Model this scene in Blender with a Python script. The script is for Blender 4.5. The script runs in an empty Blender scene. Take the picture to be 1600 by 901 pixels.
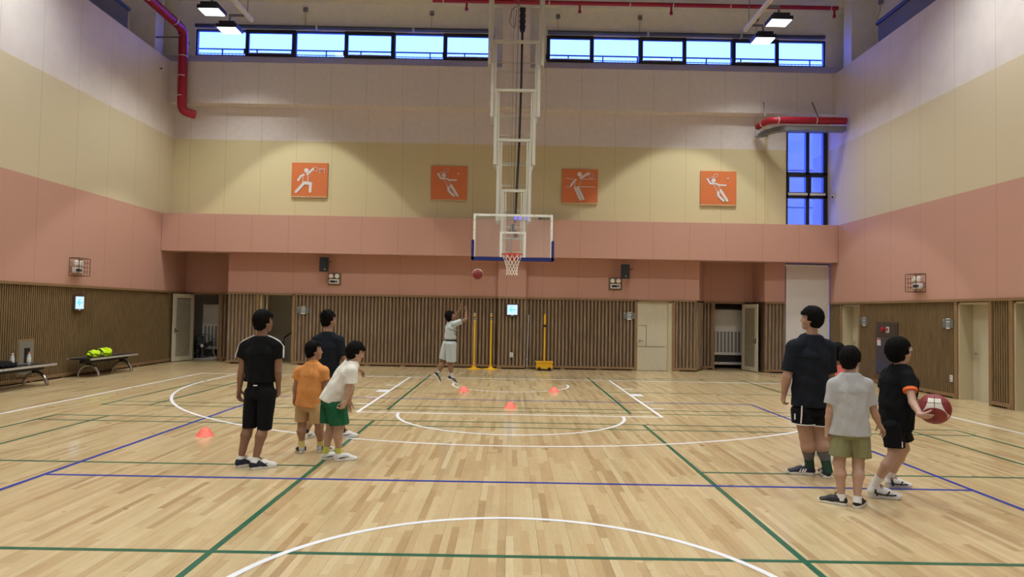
import bpy, bmesh, math, random
import numpy as np
from mathutils import Vector, Matrix
random.seed(7); np.random.seed(7)
PI = math.pi
S = bpy.context.scene
COL = S.collection

# ------------------------------------------------------------------ camera
CAMZ, FOC = 1.64, 1059.5
YAW, PITCH, ROLL = -0.0029, 0.0338, -0.0180
_cy, _sy, _cp, _sp, _cr, _sr = math.cos(YAW), math.sin(YAW), math.cos(PITCH), math.sin(PITCH), math.cos(ROLL), math.sin(ROLL)
CM = (np.array([[_cy, -_sy, 0], [_sy, _cy, 0], [0, 0, 1]]) @ np.array([[1, 0, 0], [0, _cp, -_sp], [0, _sp, _cp]])
      @ np.array([[_cr, 0, _sr], [0, 1, 0], [-_sr, 0, _cr]]))   # columns: right, forward, up
cd = bpy.data.cameras.new('camera'); cam = bpy.data.objects.new('camera', cd); COL.objects.link(cam)
cd.sensor_width = 36; cd.lens = 36 * FOC / 1600; cd.clip_end = 300; cd.clip_start = 0.05
_r, _f, _u = CM[:, 0], CM[:, 1], CM[:, 2]
cam.matrix_world = Matrix(((_r[0], _u[0], -_f[0], 0), (_r[1], _u[1], -_f[1], 0), (_r[2], _u[2], -_f[2], CAMZ), (0, 0, 0, 1)))
S.camera = cam

# ------------------------------------------------------------------ view, sky, lamps
S.view_settings.view_transform = 'Standard'; S.view_settings.look = 'None'
S.view_settings.gamma = 1; S.view_settings.use_curve_mapping = False
S.view_settings.exposure = 0.0
W = bpy.data.worlds.new('sky'); S.world = W; W.use_nodes = True
_n = W.node_tree.nodes; _l = W.node_tree.links
_bg = _n['Background']; _tc = _n.new('ShaderNodeTexCoord'); _sx = _n.new('ShaderNodeSeparateXYZ')
_rp = _n.new('ShaderNodeValToRGB'); _nz = _n.new('ShaderNodeTexNoise'); _mx = _n.new('ShaderNodeMix'); _mx.data_type = 'RGBA'
_rp.color_ramp.elements[0].position = 0.0; _rp.color_ramp.elements[0].color = (0.056, 0.100, 0.80, 1)
_rp.color_ramp.elements[1].position = 0.7; _rp.color_ramp.elements[1].color = (0.040, 0.105, 0.75, 1)
_nz.inputs['Scale'].default_value = 5; _mx.inputs[7].default_value = (0.075, 0.110, 0.8, 1)
_m = _n.new('ShaderNodeMath'); _m.operation = 'MULTIPLY'; _m.inputs[1].default_value = 0.35
_l.new(_tc.outputs['Generated'], _sx.inputs[0]); _l.new(_sx.outputs[2], _rp.inputs[0])
_l.new(_tc.outputs['Generated'], _nz.inputs['Vector']); _l.new(_nz.outputs['Fac'], _m.inputs[0]); _l.new(_m.outputs[0], _mx.inputs[0])
_l.new(_rp.outputs[0], _mx.inputs[6]); _l.new(_mx.outputs[2], _bg.inputs[0])
SKY = 15.0
_bg.inputs[1].default_value = SKY
FLOOD_W, HALL_W, LOW_W = 1050, 840, 300     # lamp powers: wall flood pair, hall rows, the four visible lamps
LAMP_COL = (0.98, 1.0, 0.95)

# ------------------------------------------------------------------ room measures (metres)
XL, XR, YB, YR, ZC = -9.85, 9.25, 19.6, -12.0, 11.2
ZW, ZB0, ZB1, ZCR, ZLEDGE = 2.05, 3.18, 4.24, 6.48, 8.64

def ray(px, py):
    return CM @ np.array([(px - 800) / FOC, 1.0, -(py - 450.5) / FOC])
def at(px, py, Y):
    r = ray(px, py); t = Y / r[1]
    return np.array([r[0] * t, Y, CAMZ + r[2] * t])
def onx(px, py, X):
    r = ray(px, py); t = X / r[0]
    return np.array([X, r[1] * t, CAMZ + r[2] * t])
def fl(px, py):
    r = ray(px, py); t = -CAMZ / r[2]
    return np.array([r[0] * t, r[1] * t, 0.0])

# ------------------------------------------------------------------ materials
def srgb(r, g, b):
    f = lambda c: (c / 255 / 12.92) if c / 255 <= 0.04045 else ((c / 255 + 0.055) / 1.055) ** 2.4
    return (f(r), f(g), f(b), 1)
MATS = {}
def mat(name, col, rough=0.6, metal=0.0, emit=None, es=1.0, noise=0.0, nscale=40, bump=0.0, bscale=200, alpha=1.0, trans=0.0, coat=0.0, seam=None, stretch=None, spec=0.5):
    if name in MATS: return MATS[name]
    m = bpy.data.materials.new(name); m.use_nodes = True; MATS[name] = m
    nt = m.node_tree; n = nt.nodes; l = nt.links; b = n['Principled BSDF']
    c = srgb(*col); b.inputs['Base Color'].default_value = c
    b.inputs['Roughness'].default_value = rough; b.inputs['Metallic'].default_value = metal
    b.inputs['Alpha'].default_value = alpha; b.inputs['Transmission Weight'].default_value = trans
    b.inputs['Coat Weight'].default_value = coat; b.inputs['Specular IOR Level'].default_value = spec
    if emit:
        b.inputs['Emission Color'].default_value = srgb(*emit); b.inputs['Emission Strength'].default_value = es
    tc = n.new('ShaderNodeTexCoord'); src = tc.outputs['Object']
    if stretch:
        mp = n.new('ShaderNodeMapping'); mp.inputs['Scale'].default_value = stretch; l.new(src, mp.inputs[0]); src = mp.outputs[0]
    cur = None
    if noise > 0:
        z = n.new('ShaderNodeTexNoise'); z.inputs['Scale'].default_value = nscale; z.inputs['Detail'].default_value = 4
        l.new(src, z.inputs['Vector'])
        mr = n.new('ShaderNodeMapRange'); mr.inputs[1].default_value = 0.3; mr.inputs[2].default_value = 0.7
        mr.inputs[3].default_value = 1 - noise; mr.inputs[4].default_value = 1 + noise; l.new(z.outputs['Fac'], mr.inputs[0])
        v = n.new('ShaderNodeVectorMath'); v.operation = 'SCALE'; v.inputs[0].default_value = c[:3]; l.new(mr.outputs[0], v.inputs['Scale'])
        cur = v.outputs[0]
    if seam:   # thin panel joints every `seam[1]` metres along axis seam[0]
        sx = n.new('ShaderNodeSeparateXYZ'); l.new(tc.outputs['Object'], sx.inputs[0])
        def m2(op, a, bb):
            q = n.new('ShaderNodeMath'); q.operation = op
            if isinstance(a, (int, float)): q.inputs[0].default_value = a
            else: l.new(a, q.inputs[0])
            if isinstance(bb, (int, float)): q.inputs[1].default_value = bb
            else: l.new(bb, q.inputs[1])
            return q.outputs[0]
        u = m2('MODULO', m2('ADD', m2('DIVIDE', sx.outputs[seam[0]], seam[1]), 100.0 + seam[2]), 1.0)
        ln = m2('LESS_THAN', u, 0.008 / seam[1])
        mx = n.new('ShaderNodeMix'); mx.data_type = 'RGBA'; l.new(ln, mx.inputs[0])
        if cur: l.new(cur, mx.inputs[6])
        else: mx.inputs[6].default_value = c
        mx.inputs[7].default_value = (c[0] * .62, c[1] * .58, c[2] * .5, 1); cur = mx.outputs[2]
    if cur: l.new(cur, b.inputs['Base Color'])
    if bump > 0:
        z2 = n.new('ShaderNodeTexNoise'); z2.inputs['Scale'].default_value = bscale; z2.inputs['Detail'].default_value = 3
        l.new(src, z2.inputs['Vector'])
        bp = n.new('ShaderNodeBump'); bp.inputs['Strength'].default_value = bump; bp.inputs['Distance'].default_value = 0.004
        l.new(z2.outputs['Fac'], bp.inputs['Height']); l.new(bp.outputs[0], b.inputs['Normal'])
    return m

def led_mat():
    m = mat('led_panel', (255, 255, 255), .5, emit=(235, 245, 255), es=9); n = m.node_tree.nodes; l = m.node_tree.links; b = n['Principled BSDF']
    v = n.new('ShaderNodeTexVoronoi'); v.inputs['Scale'].default_value = 16; v.inputs['Randomness'].default_value = .35
    tc = n.new('ShaderNodeTexCoord'); l.new(tc.outputs['Object'], v.inputs['Vector'])
    r = n.new('ShaderNodeMapRange'); r.inputs[1].default_value = .22; r.inputs[2].default_value = .34; r.inputs[3].default_value = .12; r.inputs[4].default_value = 3.5
    l.new(v.outputs['Distance'], r.inputs[0]); l.new(r.outputs[0], b.inputs['Emission Strength']); return m
# ------------------------------------------------------------------ mesh building
def bas(d, hint=(0, 0, 1)):
    d = np.array(d, float); d /= np.linalg.norm(d)
    h = np.array(hint, float)
    if abs(d @ h) > 0.98: h = np.array([1.0, 0, 0])
    a = np.cross(d, h); a /= np.linalg.norm(a); b = np.cross(a, d)
    return a, b, d
class MB:
    def __init__(s): s.v = []; s.f = []; s.p = []
    def add(s, vs, fs):
        o = len(s.v); s.p.append((o, o + len(vs), len(s.f))); s.v += [tuple(map(float, p)) for p in vs]; s.f += [tuple(o + i for i in q) for q in fs]; return s
    def box(s, x0, x1, y0, y1, z0, z1):
        return s.add([(x0, y0, z0), (x1, y0, z0), (x1, y1, z0), (x0, y1, z0), (x0, y0, z1), (x1, y0, z1), (x1, y1, z1), (x0, y1, z1)],
                     [(0, 3, 2, 1), (4, 5, 6, 7), (0, 1, 5, 4), (1, 2, 6, 5), (2, 3, 7, 6), (3, 0, 4, 7)])
    def bar(s, p, q, w, t, hint=(0, 0, 1)):
        a, b, d = bas(np.array(q) - np.array(p), hint); p = np.array(p, float); q = np.array(q, float)
        vs = [c + a * i * w / 2 + b * j * t / 2 for c in (p, q) for i, j in ((-1, -1), (1, -1), (1, 1), (-1, 1))]
        return s.add(vs, [(0, 3, 2, 1), (4, 5, 6, 7), (0, 1, 5, 4), (1, 2, 6, 5), (2, 3, 7, 6), (3, 0, 4, 7)])
    def tube(s, pts, r, n=10, closed=False, caps=True):
        P = [np.array(p, float) for p in pts]; m = len(P); R = r if hasattr(r, '__len__') else [r] * m
        vs = []; a0 = None
        for i in range(m):
            d = (P[(i + 1) % m] - P[i - 1]) if closed else (P[min(i + 1, m - 1)] - P[max(i - 1, 0)])
            d = d / (np.linalg.norm(d) + 1e-12)
            if a0 is None: a = bas(d)[0]; b = np.cross(d, a)
            else:
                a = a0 - d * (a0 @ d); a /= (np.linalg.norm(a) + 1e-12); b = np.cross(d, a)
            a0 = a
            vs += [P[i] + R[i] * (a * math.cos(2 * PI * k / n) + b * math.sin(2 * PI * k / n)) for k in range(n)]
        fs = []
        for i in range(m if closed else m - 1):
            j = (i + 1) % m
            fs += [(i * n + k, i * n + (k + 1) % n, j * n + (k + 1) % n, j * n + k) for k in range(n)]
        if caps and not closed: fs += [tuple(range(n))[::-1], tuple((m - 1) * n + k for k in range(n))]
        return s.add(vs, fs)
    def lathe(s, prof, n=24, c=(0, 0, 0), axis='z'):
        vs = []
        for r, z in prof:
            for k in range(n):
                x, y = r * math.cos(2 * PI * k / n), r * math.sin(2 * PI * k / n)
                v = (x, y, z) if axis == 'z' else ((x, z, y) if axis == 'y' else (z, x, y))
                vs.append((v[0] + c[0], v[1] + c[1], v[2] + c[2]))
        m = len(prof); fs = [(i * n + k, i * n + (k + 1) % n, (i + 1) * n + (k + 1) % n, (i + 1) * n + k) for i in range(m - 1) for k in range(n)]
        fs += [tuple(range(n))[::-1], tuple((m - 1) * n + k for k in range(n))]
        return s.add(vs, fs)
    def poly(s, pts, e0, e1, plane='xz'):   # 2-D outline extruded between e0 and e1
        mk = {'xz': lambda u, v, e: (u, e, v), 'yz': lambda u, v, e: (e, u, v), 'xy': lambda u, v, e: (u, v, e)}[plane]
        n = len(pts); vs = [mk(u, v, e0) for u, v in pts] + [mk(u, v, e1) for u, v in pts]
        return s.add(vs, [tuple(range(n))[::-1], tuple(range(n, 2 * n))] + [(i, (i + 1) % n, n + (i + 1) % n, n + i) for i in range(n)])
    def cap(s, p, q, w, e0, e1, plane='xz', n=8):   # stadium shape between two 2-D points
        a = math.atan2(q[1] - p[1], q[0] - p[0]); o = []
        for i in range(n + 1): t = a - PI / 2 + PI * i / n; o.append((q[0] + w * math.cos(t), q[1] + w * math.sin(t)))
        for i in range(n + 1): t = a + PI / 2 + PI * i / n; o.append((p[0] + w * math.cos(t), p[1] + w * math.sin(t)))
        return s.poly(o, e0, e1, plane)
    def build(s, name, m, parent=None, smooth=False, bevel=0, recalc=True):
        me = bpy.data.meshes.new(name); me.from_pydata(s.v, [], s.f)
        if recalc:
            bm = bmesh.new(); bm.from_mesh(me); bmesh.ops.recalc_face_normals(bm, faces=bm.faces)
            if bevel: bmesh.ops.bevel(bm, geom=bm.edges[:], offset=bevel, segments=2, affect='EDGES', clamp_overlap=True)
            bm.to_mesh(me); bm.free()
        if smooth: me.shade_smooth()
        if smooth == 'auto': me.set_sharp_from_angle(angle=0.7)
        me.materials.append(m)
        o = bpy.data.objects.new(name, me); COL.objects.link(o)
        if parent: o.parent = parent
        return o
def build_each(mb, name, m, parent, group=1, **k):
    """every `group` consecutive pieces become one part of their own"""
    out = []
    for i in range(0, len(mb.p), group):
        a = mb.p[i][0]; fa = mb.p[i][2]; j = min(i + group, len(mb.p)); b = mb.p[j - 1][1]; fb = mb.p[j][2] if j < len(mb.p) else len(mb.f)
        q = MB(); q.v = mb.v[a:b]; q.f = [tuple(x - a for x in f) for f in mb.f[fa:fb]]; out.append(q.build(name, m, parent, **k))
    return out
def tag(o, label=None, cat=None, group=None, kind=None):
    if label: o['label'] = label
    if cat: o['category'] = cat
    if group: o['group'] = group
    if kind: o['kind'] = kind
    return o
def thing(name, label, cat, loc=(0, 0, 0), rotz=0, group=None):
    o = bpy.data.objects.new(name, None); COL.objects.link(o); o.empty_display_size = .1
    o.location = tuple(map(float, loc)); o.rotation_euler = (0, 0, rotz); return tag(o, label, cat, group)
def one(mb, name, m, label, cat, loc=(0, 0, 0), group=None, **k):
    o = mb.build(name, m, **k); o.location = tuple(map(float, loc)); return tag(o, label, cat, group)
def copy_tree(o, parent=None):
    c = o.copy(); COL.objects.link(c); c.parent = parent
    for ch in o.children: copy_tree(ch, c)
    return c
def struct(mb, name, m, parent=None, **k):
    o = mb.build(name, m, parent, **k)
    if not parent: o['kind'] = 'structure'
    return o
def text_mesh(txt, size, m, name, parent, loc, rot, depth=0.002):
    cu = bpy.data.curves.new(name, 'FONT'); cu.body = txt; cu.size = size; cu.extrude = depth; cu.align_x = 'CENTER'; cu.align_y = 'CENTER'
    t = bpy.data.objects.new(name, cu); COL.objects.link(t); dg = bpy.context.evaluated_depsgraph_get()
    me = bpy.data.meshes.new_from_object(t.evaluated_get(dg)); bpy.data.objects.remove(t); bpy.data.curves.remove(cu)
    me.materials.clear(); me.materials.append(m); o = bpy.data.objects.new(name, me); COL.objects.link(o)
    o.parent = parent; o.location = loc; o.rotation_euler = rot; return o
# ================================================================== SETTING
M_pink = mat('pink_panel', (192, 148, 132), .85, noise=.05, nscale=60, bump=.3, bscale=250, seam=(0, 1.03, .1))
M_pinkY = mat('pink_panel_side', (192, 148, 132), .85, noise=.06, nscale=60, bump=.3, bscale=250, seam=(1, 1.2, .3))
M_cream = mat('cream_panel', (204, 192, 152), .85, noise=.04, nscale=60, bump=.3, bscale=250, seam=(0, 1.03, .1))
M_creamY = mat('cream_panel_side', (202, 190, 160), .85, noise=.05, nscale=60, bump=.3, bscale=250, seam=(1, 1.2, .3))
M_white = mat('pale_panel', (214, 206, 202), .85, noise=.04, nscale=8, bump=.3, bscale=250, seam=(0, 1.03, .1))
M_whiteY = mat('pale_panel_side', (214, 206, 202), .85, noise=.05, nscale=2, bump=.3, bscale=250, seam=(1, 1.2, .3))
M_plain = mat('plain_plaster', (228, 226, 210), .9, noise=.04, nscale=5)
M_conc = mat('ceiling_paint', (165, 160, 145), .9, noise=.05, nscale=3)
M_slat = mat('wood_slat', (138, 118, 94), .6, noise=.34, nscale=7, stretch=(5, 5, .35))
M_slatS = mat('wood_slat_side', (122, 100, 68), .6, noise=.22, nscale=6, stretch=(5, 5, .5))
M_gap = mat('wood_backing', (92, 70, 50), .8)
M_trim = mat('wood_trim', (138, 110, 78), .5, noise=.12, nscale=10, stretch=(1, 1, 6))
M_door = mat('door_laminate', (196, 190, 166), .5, noise=.06, nscale=12, stretch=(8, 8, .4))
M_jamb = mat('door_jamb', (190, 180, 148), .5)
M_alu = mat('dark_window_frame', (44, 46, 54), .4, metal=.3)
M_chrome = mat('chrome', (210, 210, 210), .15, metal=1)
M_black = mat('black_plastic', (22, 22, 24), .5)
M_dark = mat('dark_room', (190, 187, 176), .9)
M_whitep = mat('white_plastic', (225, 225, 220), .4)
M_grey = mat('grey_metal', (128, 130, 130), .45, metal=.4)
M_red = mat('red_pipe_paint', (152, 14, 42), .45, noise=.1, nscale=6)
M_band = mat('pipe_band_metal', (220, 220, 215), .3, metal=.6)
M_blue = mat('blue_line_paint', (14, 50, 150), .35, spec=.3)
M_green = mat('green_line_paint', (26, 92, 66), .35)
M_wline = mat('white_line_paint', (228, 230, 236), .35)

# floor: maple boards running away from the camera
def floor_mat():
    m = bpy.data.materials.new('maple_boards'); m.use_nodes = True; nt = m.node_tree; n = nt.nodes; l = nt.links; b = n['Principled BSDF']
    tc = n.new('ShaderNodeTexCoord'); mp = n.new('ShaderNodeMapping'); mp.inputs['Rotation'].default_value = (0, 0, PI / 2); l.new(tc.outputs['Object'], mp.inputs[0])
    def brick(w, h, mortar, c1, c2, bias, off=.37, freq=3):
        k = n.new('ShaderNodeTexBrick'); l.new(mp.outputs[0], k.inputs['Vector']); k.offset = off; k.offset_frequency = 2; k.squash = 1.0
        k.inputs['Scale'].default_value = 1; k.inputs['Brick Width'].default_value = w; k.inputs['Row Height'].default_value = h
        k.inputs['Mortar Size'].default_value = mortar; k.inputs['Mortar Smooth'].default_value = .2; k.inputs['Bias'].default_value = bias
        k.inputs['Color1'].default_value = c1; k.inputs['Color2'].default_value = c2; k.inputs['Mortar'].default_value = srgb(140, 110, 75); return k
    k = brick(.62, .0575, .0007, srgb(204, 184, 142), srgb(178, 154, 112), -.1)
    # per-board value: random by snapped cell
    sx = n.new('ShaderNodeSeparateXYZ'); l.new(mp.outputs[0], sx.inputs[0])
    def mth(op, a, c=None):
        q = n.new('ShaderNodeMath'); q.operation = op
        for i, t in enumerate((a, c)):
            if t is None: continue
            if isinstance(t, (int, float)): q.inputs[i].default_value = t
            else: l.new(t, q.inputs[i])
        return q.outputs[0]
    row = mth('FLOOR', mth('DIVIDE', sx.outputs[1], .0575))
    wr = n.new('ShaderNodeTexWhiteNoise'); wr.noise_dimensions = '1D'; l.new(row, wr.inputs['W'])
    u = mth('FLOOR', mth('ADD', mth('DIVIDE', sx.outputs[0], .85), mth('MULTIPLY', wr.outputs['Value'], 17.0)))
    cb = n.new('ShaderNodeCombineXYZ'); l.new(row, cb.inputs[0]); l.new(u, cb.inputs[1])
    wn = n.new('ShaderNodeTexWhiteNoise'); l.new(cb.outputs[0], wn.inputs['Vector'])
    rp = n.new('ShaderNodeValToRGB'); e = rp.color_ramp.elements
    e[0].position = 0; e[0].color = srgb(160, 130, 90); e[1].position = 1; e[1].color = srgb(208, 190, 150)
    for p, c in ((.12, (178, 150, 108)), (.45, (194, 170, 128)), (.75, (201, 180, 138))):
        q = e.new(p); q.color = srgb(*c)
    l.new(wn.outputs['Value'], rp.inputs[0])
    mx = n.new('ShaderNodeMix'); mx.data_type = 'RGBA'; mx.blend_type = 'MIX'; mx.inputs[0].default_value = .25
    l.new(rp.outputs[0], mx.inputs[6]); l.new(k.outputs['Color'], mx.inputs[7])
    gr = n.new('ShaderNodeTexNoise'); gr.inputs['Scale'].default_value = 6; gr.inputs['Detail'].default_value = 5
    mp2 = n.new('ShaderNodeMapping'); mp2.inputs['Scale'].default_value = (1.2, 16, 1); l.new(mp.outputs[0], mp2.inputs[0]); l.new(mp2.outputs[0], gr.inputs['Vector'])
    mr = n.new('ShaderNodeMapRange'); mr.inputs[1].default_value = .3; mr.inputs[2].default_value = .7; mr.inputs[3].default_value = .90; mr.inputs[4].default_value = 1.06; l.new(gr.outputs['Fac'], mr.inputs[0])
    vm = n.new('ShaderNodeVectorMath'); vm.operation = 'SCALE'; l.new(mx.outputs[2], vm.inputs[0]); l.new(mr.outputs[0], vm.inputs['Scale'])
    # slightly open joint every fourth strip, board-row joints
    rj = mth('LESS_THAN', mth('MODULO', mth('ADD', mth('DIVIDE', sx.outputs[1], .23), 400.0), 1.0), .010)
    m3 = n.new('ShaderNodeMix'); m3.data_type = 'RGBA'; l.new(rj, m3.inputs[0]); l.new(vm.outputs[0], m3.inputs[6]); m3.inputs[7].default_value = srgb(120, 92, 60)
    l.new(m3.outputs[2], b.inputs['Base Color'])
    b.inputs['Roughness'].default_value = .30; b.inputs['Coat Weight'].default_value = .35; b.inputs['Coat Roughness'].default_value = .09
    n2 = n.new('ShaderNodeTexNoise'); n2.inputs['Scale'].default_value = 3; l.new(tc.outputs['Object'], n2.inputs['Vector'])
    m4 = n.new('ShaderNodeMapRange'); m4.inputs[3].default_value = .22; m4.inputs[4].default_value = .40; l.new(n2.outputs['Fac'], m4.inputs[0]); l.new(m4.outputs[0], b.inputs['Roughness'])
    bp = n.new('ShaderNodeBump'); bp.inputs['Strength'].default_value = .12; bp.inputs['Distance'].default_value = .002; l.new(k.outputs['Fac'], bp.inputs['Height']); bp.invert = True
    l.new(bp.outputs[0], b.inputs['Normal'])
    return m
flo = struct(MB().box(XL - 1.5, XR + 2.8, YR, 23.2, -.2, 0), 'floor', floor_mat())
# painted court lines, each colour a part of the floor
LW = .05
def hline(mb, y, x0, x1, z): mb.box(x0, x1, y - LW / 2, y + LW / 2, 0.0, z)
def vline(mb, x, y0, y1, z): mb.box(x - LW / 2, x + LW / 2, y0, y1, 0.0, z + .0003)
def arc(mb, cx, cy, r, a0, a1, z, w=LW, n=96):
    vs = []
    for i in range(n + 1):
        a = a0 + (a1 - a0) * i / n
        for q in (r - w / 2, r + w / 2): vs.append((cx + q * math.cos(a), cy + q * math.sin(a), z))
    mb.add(vs, [(2 * i, 2 * i + 1, 2 * i + 3, 2 * i + 2) for i in range(n)])
gm, bl, wm = MB(), MB(), MB()
for y0, ys0, yc, ys1, y1 in ((4.08, 4.60, 7.12, 9.64, 10.08), (11.17, 11.6, 14.15, 16.80, 17.27)):
    for y in (y0, ys0, ys1, y1): hline(gm, y, -6.66, 6.66, .0010)
    for sx in (-1, 1): hline(gm, yc, min(sx * 1.98, sx * 6.66), max(sx * 1.98, sx * 6.66), .0010)
    for x in (-6.64, -5.88, -1.97, 2.01, 5.89, 6.64): vline(gm, x, y0, y1, .0010)
for y in (6.57, 12.57, .57): hline(bl, y, -4.45, 4.51, .0016)
for x in (-4.43, 4.49): vline(bl, x, -5, 12.57, .0016)
hline(wm, 16.6, -7.5, 7.5, .0022)
for x in (-7.47, 7.48): vline(wm, x, -9, 16.6, .0022)
for x in (-2.39, 2.46): vline(wm, x, 10.85, 16.6, .0022)
hline(wm, 10.85, -2.41, 2.48, .0022)
for s, x in ((-1, -2.39), (1, 2.46)):
    for y, w in ((14.75, .06), (13.7, .34), (12.65, .06), (11.8, .06)):
        wm.box(min(x, x + s * .24), max(x, x + s * .24), y - w / 2, y + w / 2, 0, .0028)
arc(wm, .05, 10.85, 1.78, PI, 2 * PI, .0023)
arc(wm, .05, 15.0, 6.68, PI + .02, 2 * PI - .02, .0023, n=160)
for x in (-6.63, 6.73): vline(wm, x, 15.0, 16.6, .0022)
arc(wm, .05, 15.15, 1.28, PI, 2 * PI, .0023)
for x in (-1.23, 1.33): vline(wm, x, 15.15, 15.45, .0022)
arc(wm, .04, 3.66, 1.78, 0, PI * 2, .0023, n=200)
gm.build('green_line_paint', M_green, flo, recalc=True); bl.build('blue_line_paint', M_blue, flo); wm.build('white_line_paint', M_wline, flo)

struct(MB().box(XL - 1.5, XR + 2.8, YR - .2, 23.2, ZC, ZC + .2), 'ceiling', M_conc)
# ---- side walls
def side_wall(name, X, s, doors):
    """s=+1 right, -1 left; lower band cut by door openings (y0,y1)"""
    T = .35
    def bx(mb, y0, y1, z0, z1, t0=0, t1=T): mb.box(min(X + s * t0, X + s * t1), max(X + s * t0, X + s * t1), y0, y1, z0, z1)
    w = MB(); bx(w, YR, 20.7, ZW, ZB1)
    root = struct(w, name, M_pinkY)
    c = MB(); bx(c, YR, 20.7, ZB1, ZCR); c.build('cream_band', M_creamY, root)
    p = MB(); bx(p, YR, 20.7, ZCR, ZLEDGE); bx(p, YR, 20.7, ZLEDGE - .02, ZLEDGE, T, 1.35); p.build('pale_band', M_whiteY, root)
    u = MB(); bx(u, YR, 16.5, ZLEDGE, 9.05, 1.0, 1.35); bx(u, YR, 16.5, 9.85, ZC, 1.0, 1.35)
    bx(u, 16.5, 21, ZLEDGE, ZC, 1.0, 1.35); bx(u, 18.9, 19.35, ZLEDGE, ZC, .28, 1.0); u.build('upper_wall', M_plain, root)
    st = MB(); bk = MB(); tr = MB()
    segs = []; y = YR
    for a, b in sorted(doors): segs.append((y, a)); y = b
    segs.append((y, 20.75 if s < 0 else 19.62))
    for a, b in segs:
        bx(bk, a, b, 0, ZW, .02, T)
        k = a
        while k < b - .03:
            if k > 3: bx(st, k, k + .034, .1, ZW - .04, -.012, .03)
            k += .062
        bx(tr, a, b, 0.035, .10, -.04, .02); kk = a
        while kk < b - .1: bx(tr, kk, min(kk + .1, b), 0, .04, -.035, .02); kk += 1.0
    for a, b in doors:
        for q in (a, b): bx(tr, q - .04, q + .04, 0, ZW, -.03, .05)
        bx(bk, a, b, 1.99, ZW, .03, T)
    bx(tr, YR, 20.6 if s < 0 else 19.62, ZW - .045, ZW + .01, -.045, .02)
    bk.build('wood_backing', M_gap, root); st.build('wood_slats', M_slatS, root); tr.build('wood_trim', M_trim, root)
    return root
wl = side_wall('wall_left', XL, -1, [])
RD = [(17.88, 18.86), (13.0, 14.0), (11.6, 12.45)]
wr = side_wall('wall_right', XR, 1, RD)
for i, (a, b) in enumerate(RD):
    d = MB().box(XR + .28, XR + .33, a, b, 0, 1.99)
    r = struct(d, 'door_%d' % (i + 1), M_door)
    j = MB().box(XR + .0, XR + .32, a + .04, a + .08, 0, 1.99).box(XR + .0, XR + .32, b - .08, b - .04, 0, 1.99).box(XR + .0, XR + .32, a + .04, b - .04, 1.95, 1.99)
    j.build('door_frame', M_jamb, r)
    h = MB().lathe([(.025, 0), (.025, -.02), (.01, -.02), (.01, -.05)], 12, (XR + .28, b - .17, .95), 'x').bar((XR + .23, b - .17, .95), (XR + .23, b - .28, .95), .016, .016)
    h.build('door_handle', M_chrome, r)
# ---- back wall: everything above the wainscot, then the wainscot
CX0, CX1 = -.34, .46
w = MB()
w.box(XL - .35, 7.38, YB, YB + .25, ZB1 - .5, ZCR)
w.box(7.38, 7.98, YB, YB + .25, ZB1 - .5, ZCR)
wb = struct(w, 'wall_back', M_cream)
MB().box(7.36, 7.42, YB - .05, YB, ZB1, 7.45).build('corner_trim', M_cream, wb)
p = MB()
p.box(XL - .35, 7.98, YB, YB + .25, ZCR, 7.45).box(7.98, XR + .3, YB, YB + .25, 7.12, 7.45)
p.box(XL, XR, 19.25, YB + .25, 7.45, 7.47)                                   # soffit
p.box(XL, XR, 19.25, 19.45, 7.47, 8.64)                                       # projecting upper wall
p.add([(XL - .9, 19.25, 8.64), (XR + .9, 19.25, 8.64), (XR + .9, 19.85, 9.05), (XL - .9, 19.85, 9.05), (XL - .9, 19.45, 8.5), (XR + .9, 19.45, 8.5)], [(0, 1, 2, 3), (0, 4, 5, 1)])   # sloping sill
p.box(CX0, CX1, 19.05, 19.25, ZCR + .98, ZC)
p.build('pale_band', M_white, wb)
u = MB()
u.box(XL - 1.4, XR + 1.4, 19.8, 20.05, 9.82, ZC).box(XL - 1.4, -9.42, 19.8, 20.05, 8.7, 9.82).box(9.22, XR + 1.4, 19.8, 20.05, 8.7, 9.82)
u.box(-.6, .95, 19.8, 20.05, 8.7, 9.82).box(XL - 1.4, XR + 1.4, 19.86, 20.05, 8.5, 9.03)
u.box(XL - 1.4, XR + 1.4, 19.4, 19.8, 10.64, ZC)
u.build('upper_wall', M_plain, wb)
b = MB()
b.box(XL + .01, XR - .01, 19.08, YB + .05, ZB0, ZB1)
b.build('pink_beam', M_pink, wb)
q = MB()
q.box(-8.14, 5.48, YB, YB + .25, ZW, ZB0).box(7.37, 7.97, YB, YB + .25, ZW, ZB0)
q.box(CX0, CX1, YB - .18, YB, ZW, ZB0)
q.box(XL - .3, -8.0, 20.6, 20.8, ZW, 3.5).box(-8.14, -8.0, YB + .25, 20.6, ZW, 3.5)
q.box(5.5, 7.5, 20.52, 20.8, ZW, 3.5).box(7.37, 7.5, YB + .25, 20.52, ZW, 3.5)
q.add([(5.48, YB, ZW), (5.86, 20.52, ZW), (5.86, 20.52, 3.5), (5.48, YB, 3.5), (5.4, YB + .02, ZW), (5.8, 20.6, ZW), (5.8, 20.6, 3.5), (5.4, YB + .02, 3.5)],
      [(0, 1, 2, 3), (4, 7, 6, 5), (0, 4, 5, 1), (3, 2, 6, 7)])
q.box(XL - .3, -8.1, YB, 20.8, 3.5, 3.6).box(5.4, 7.5, YB, 20.8, 3.5, 3.6)
q.build('pink_band', M_pink, wb)
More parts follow.
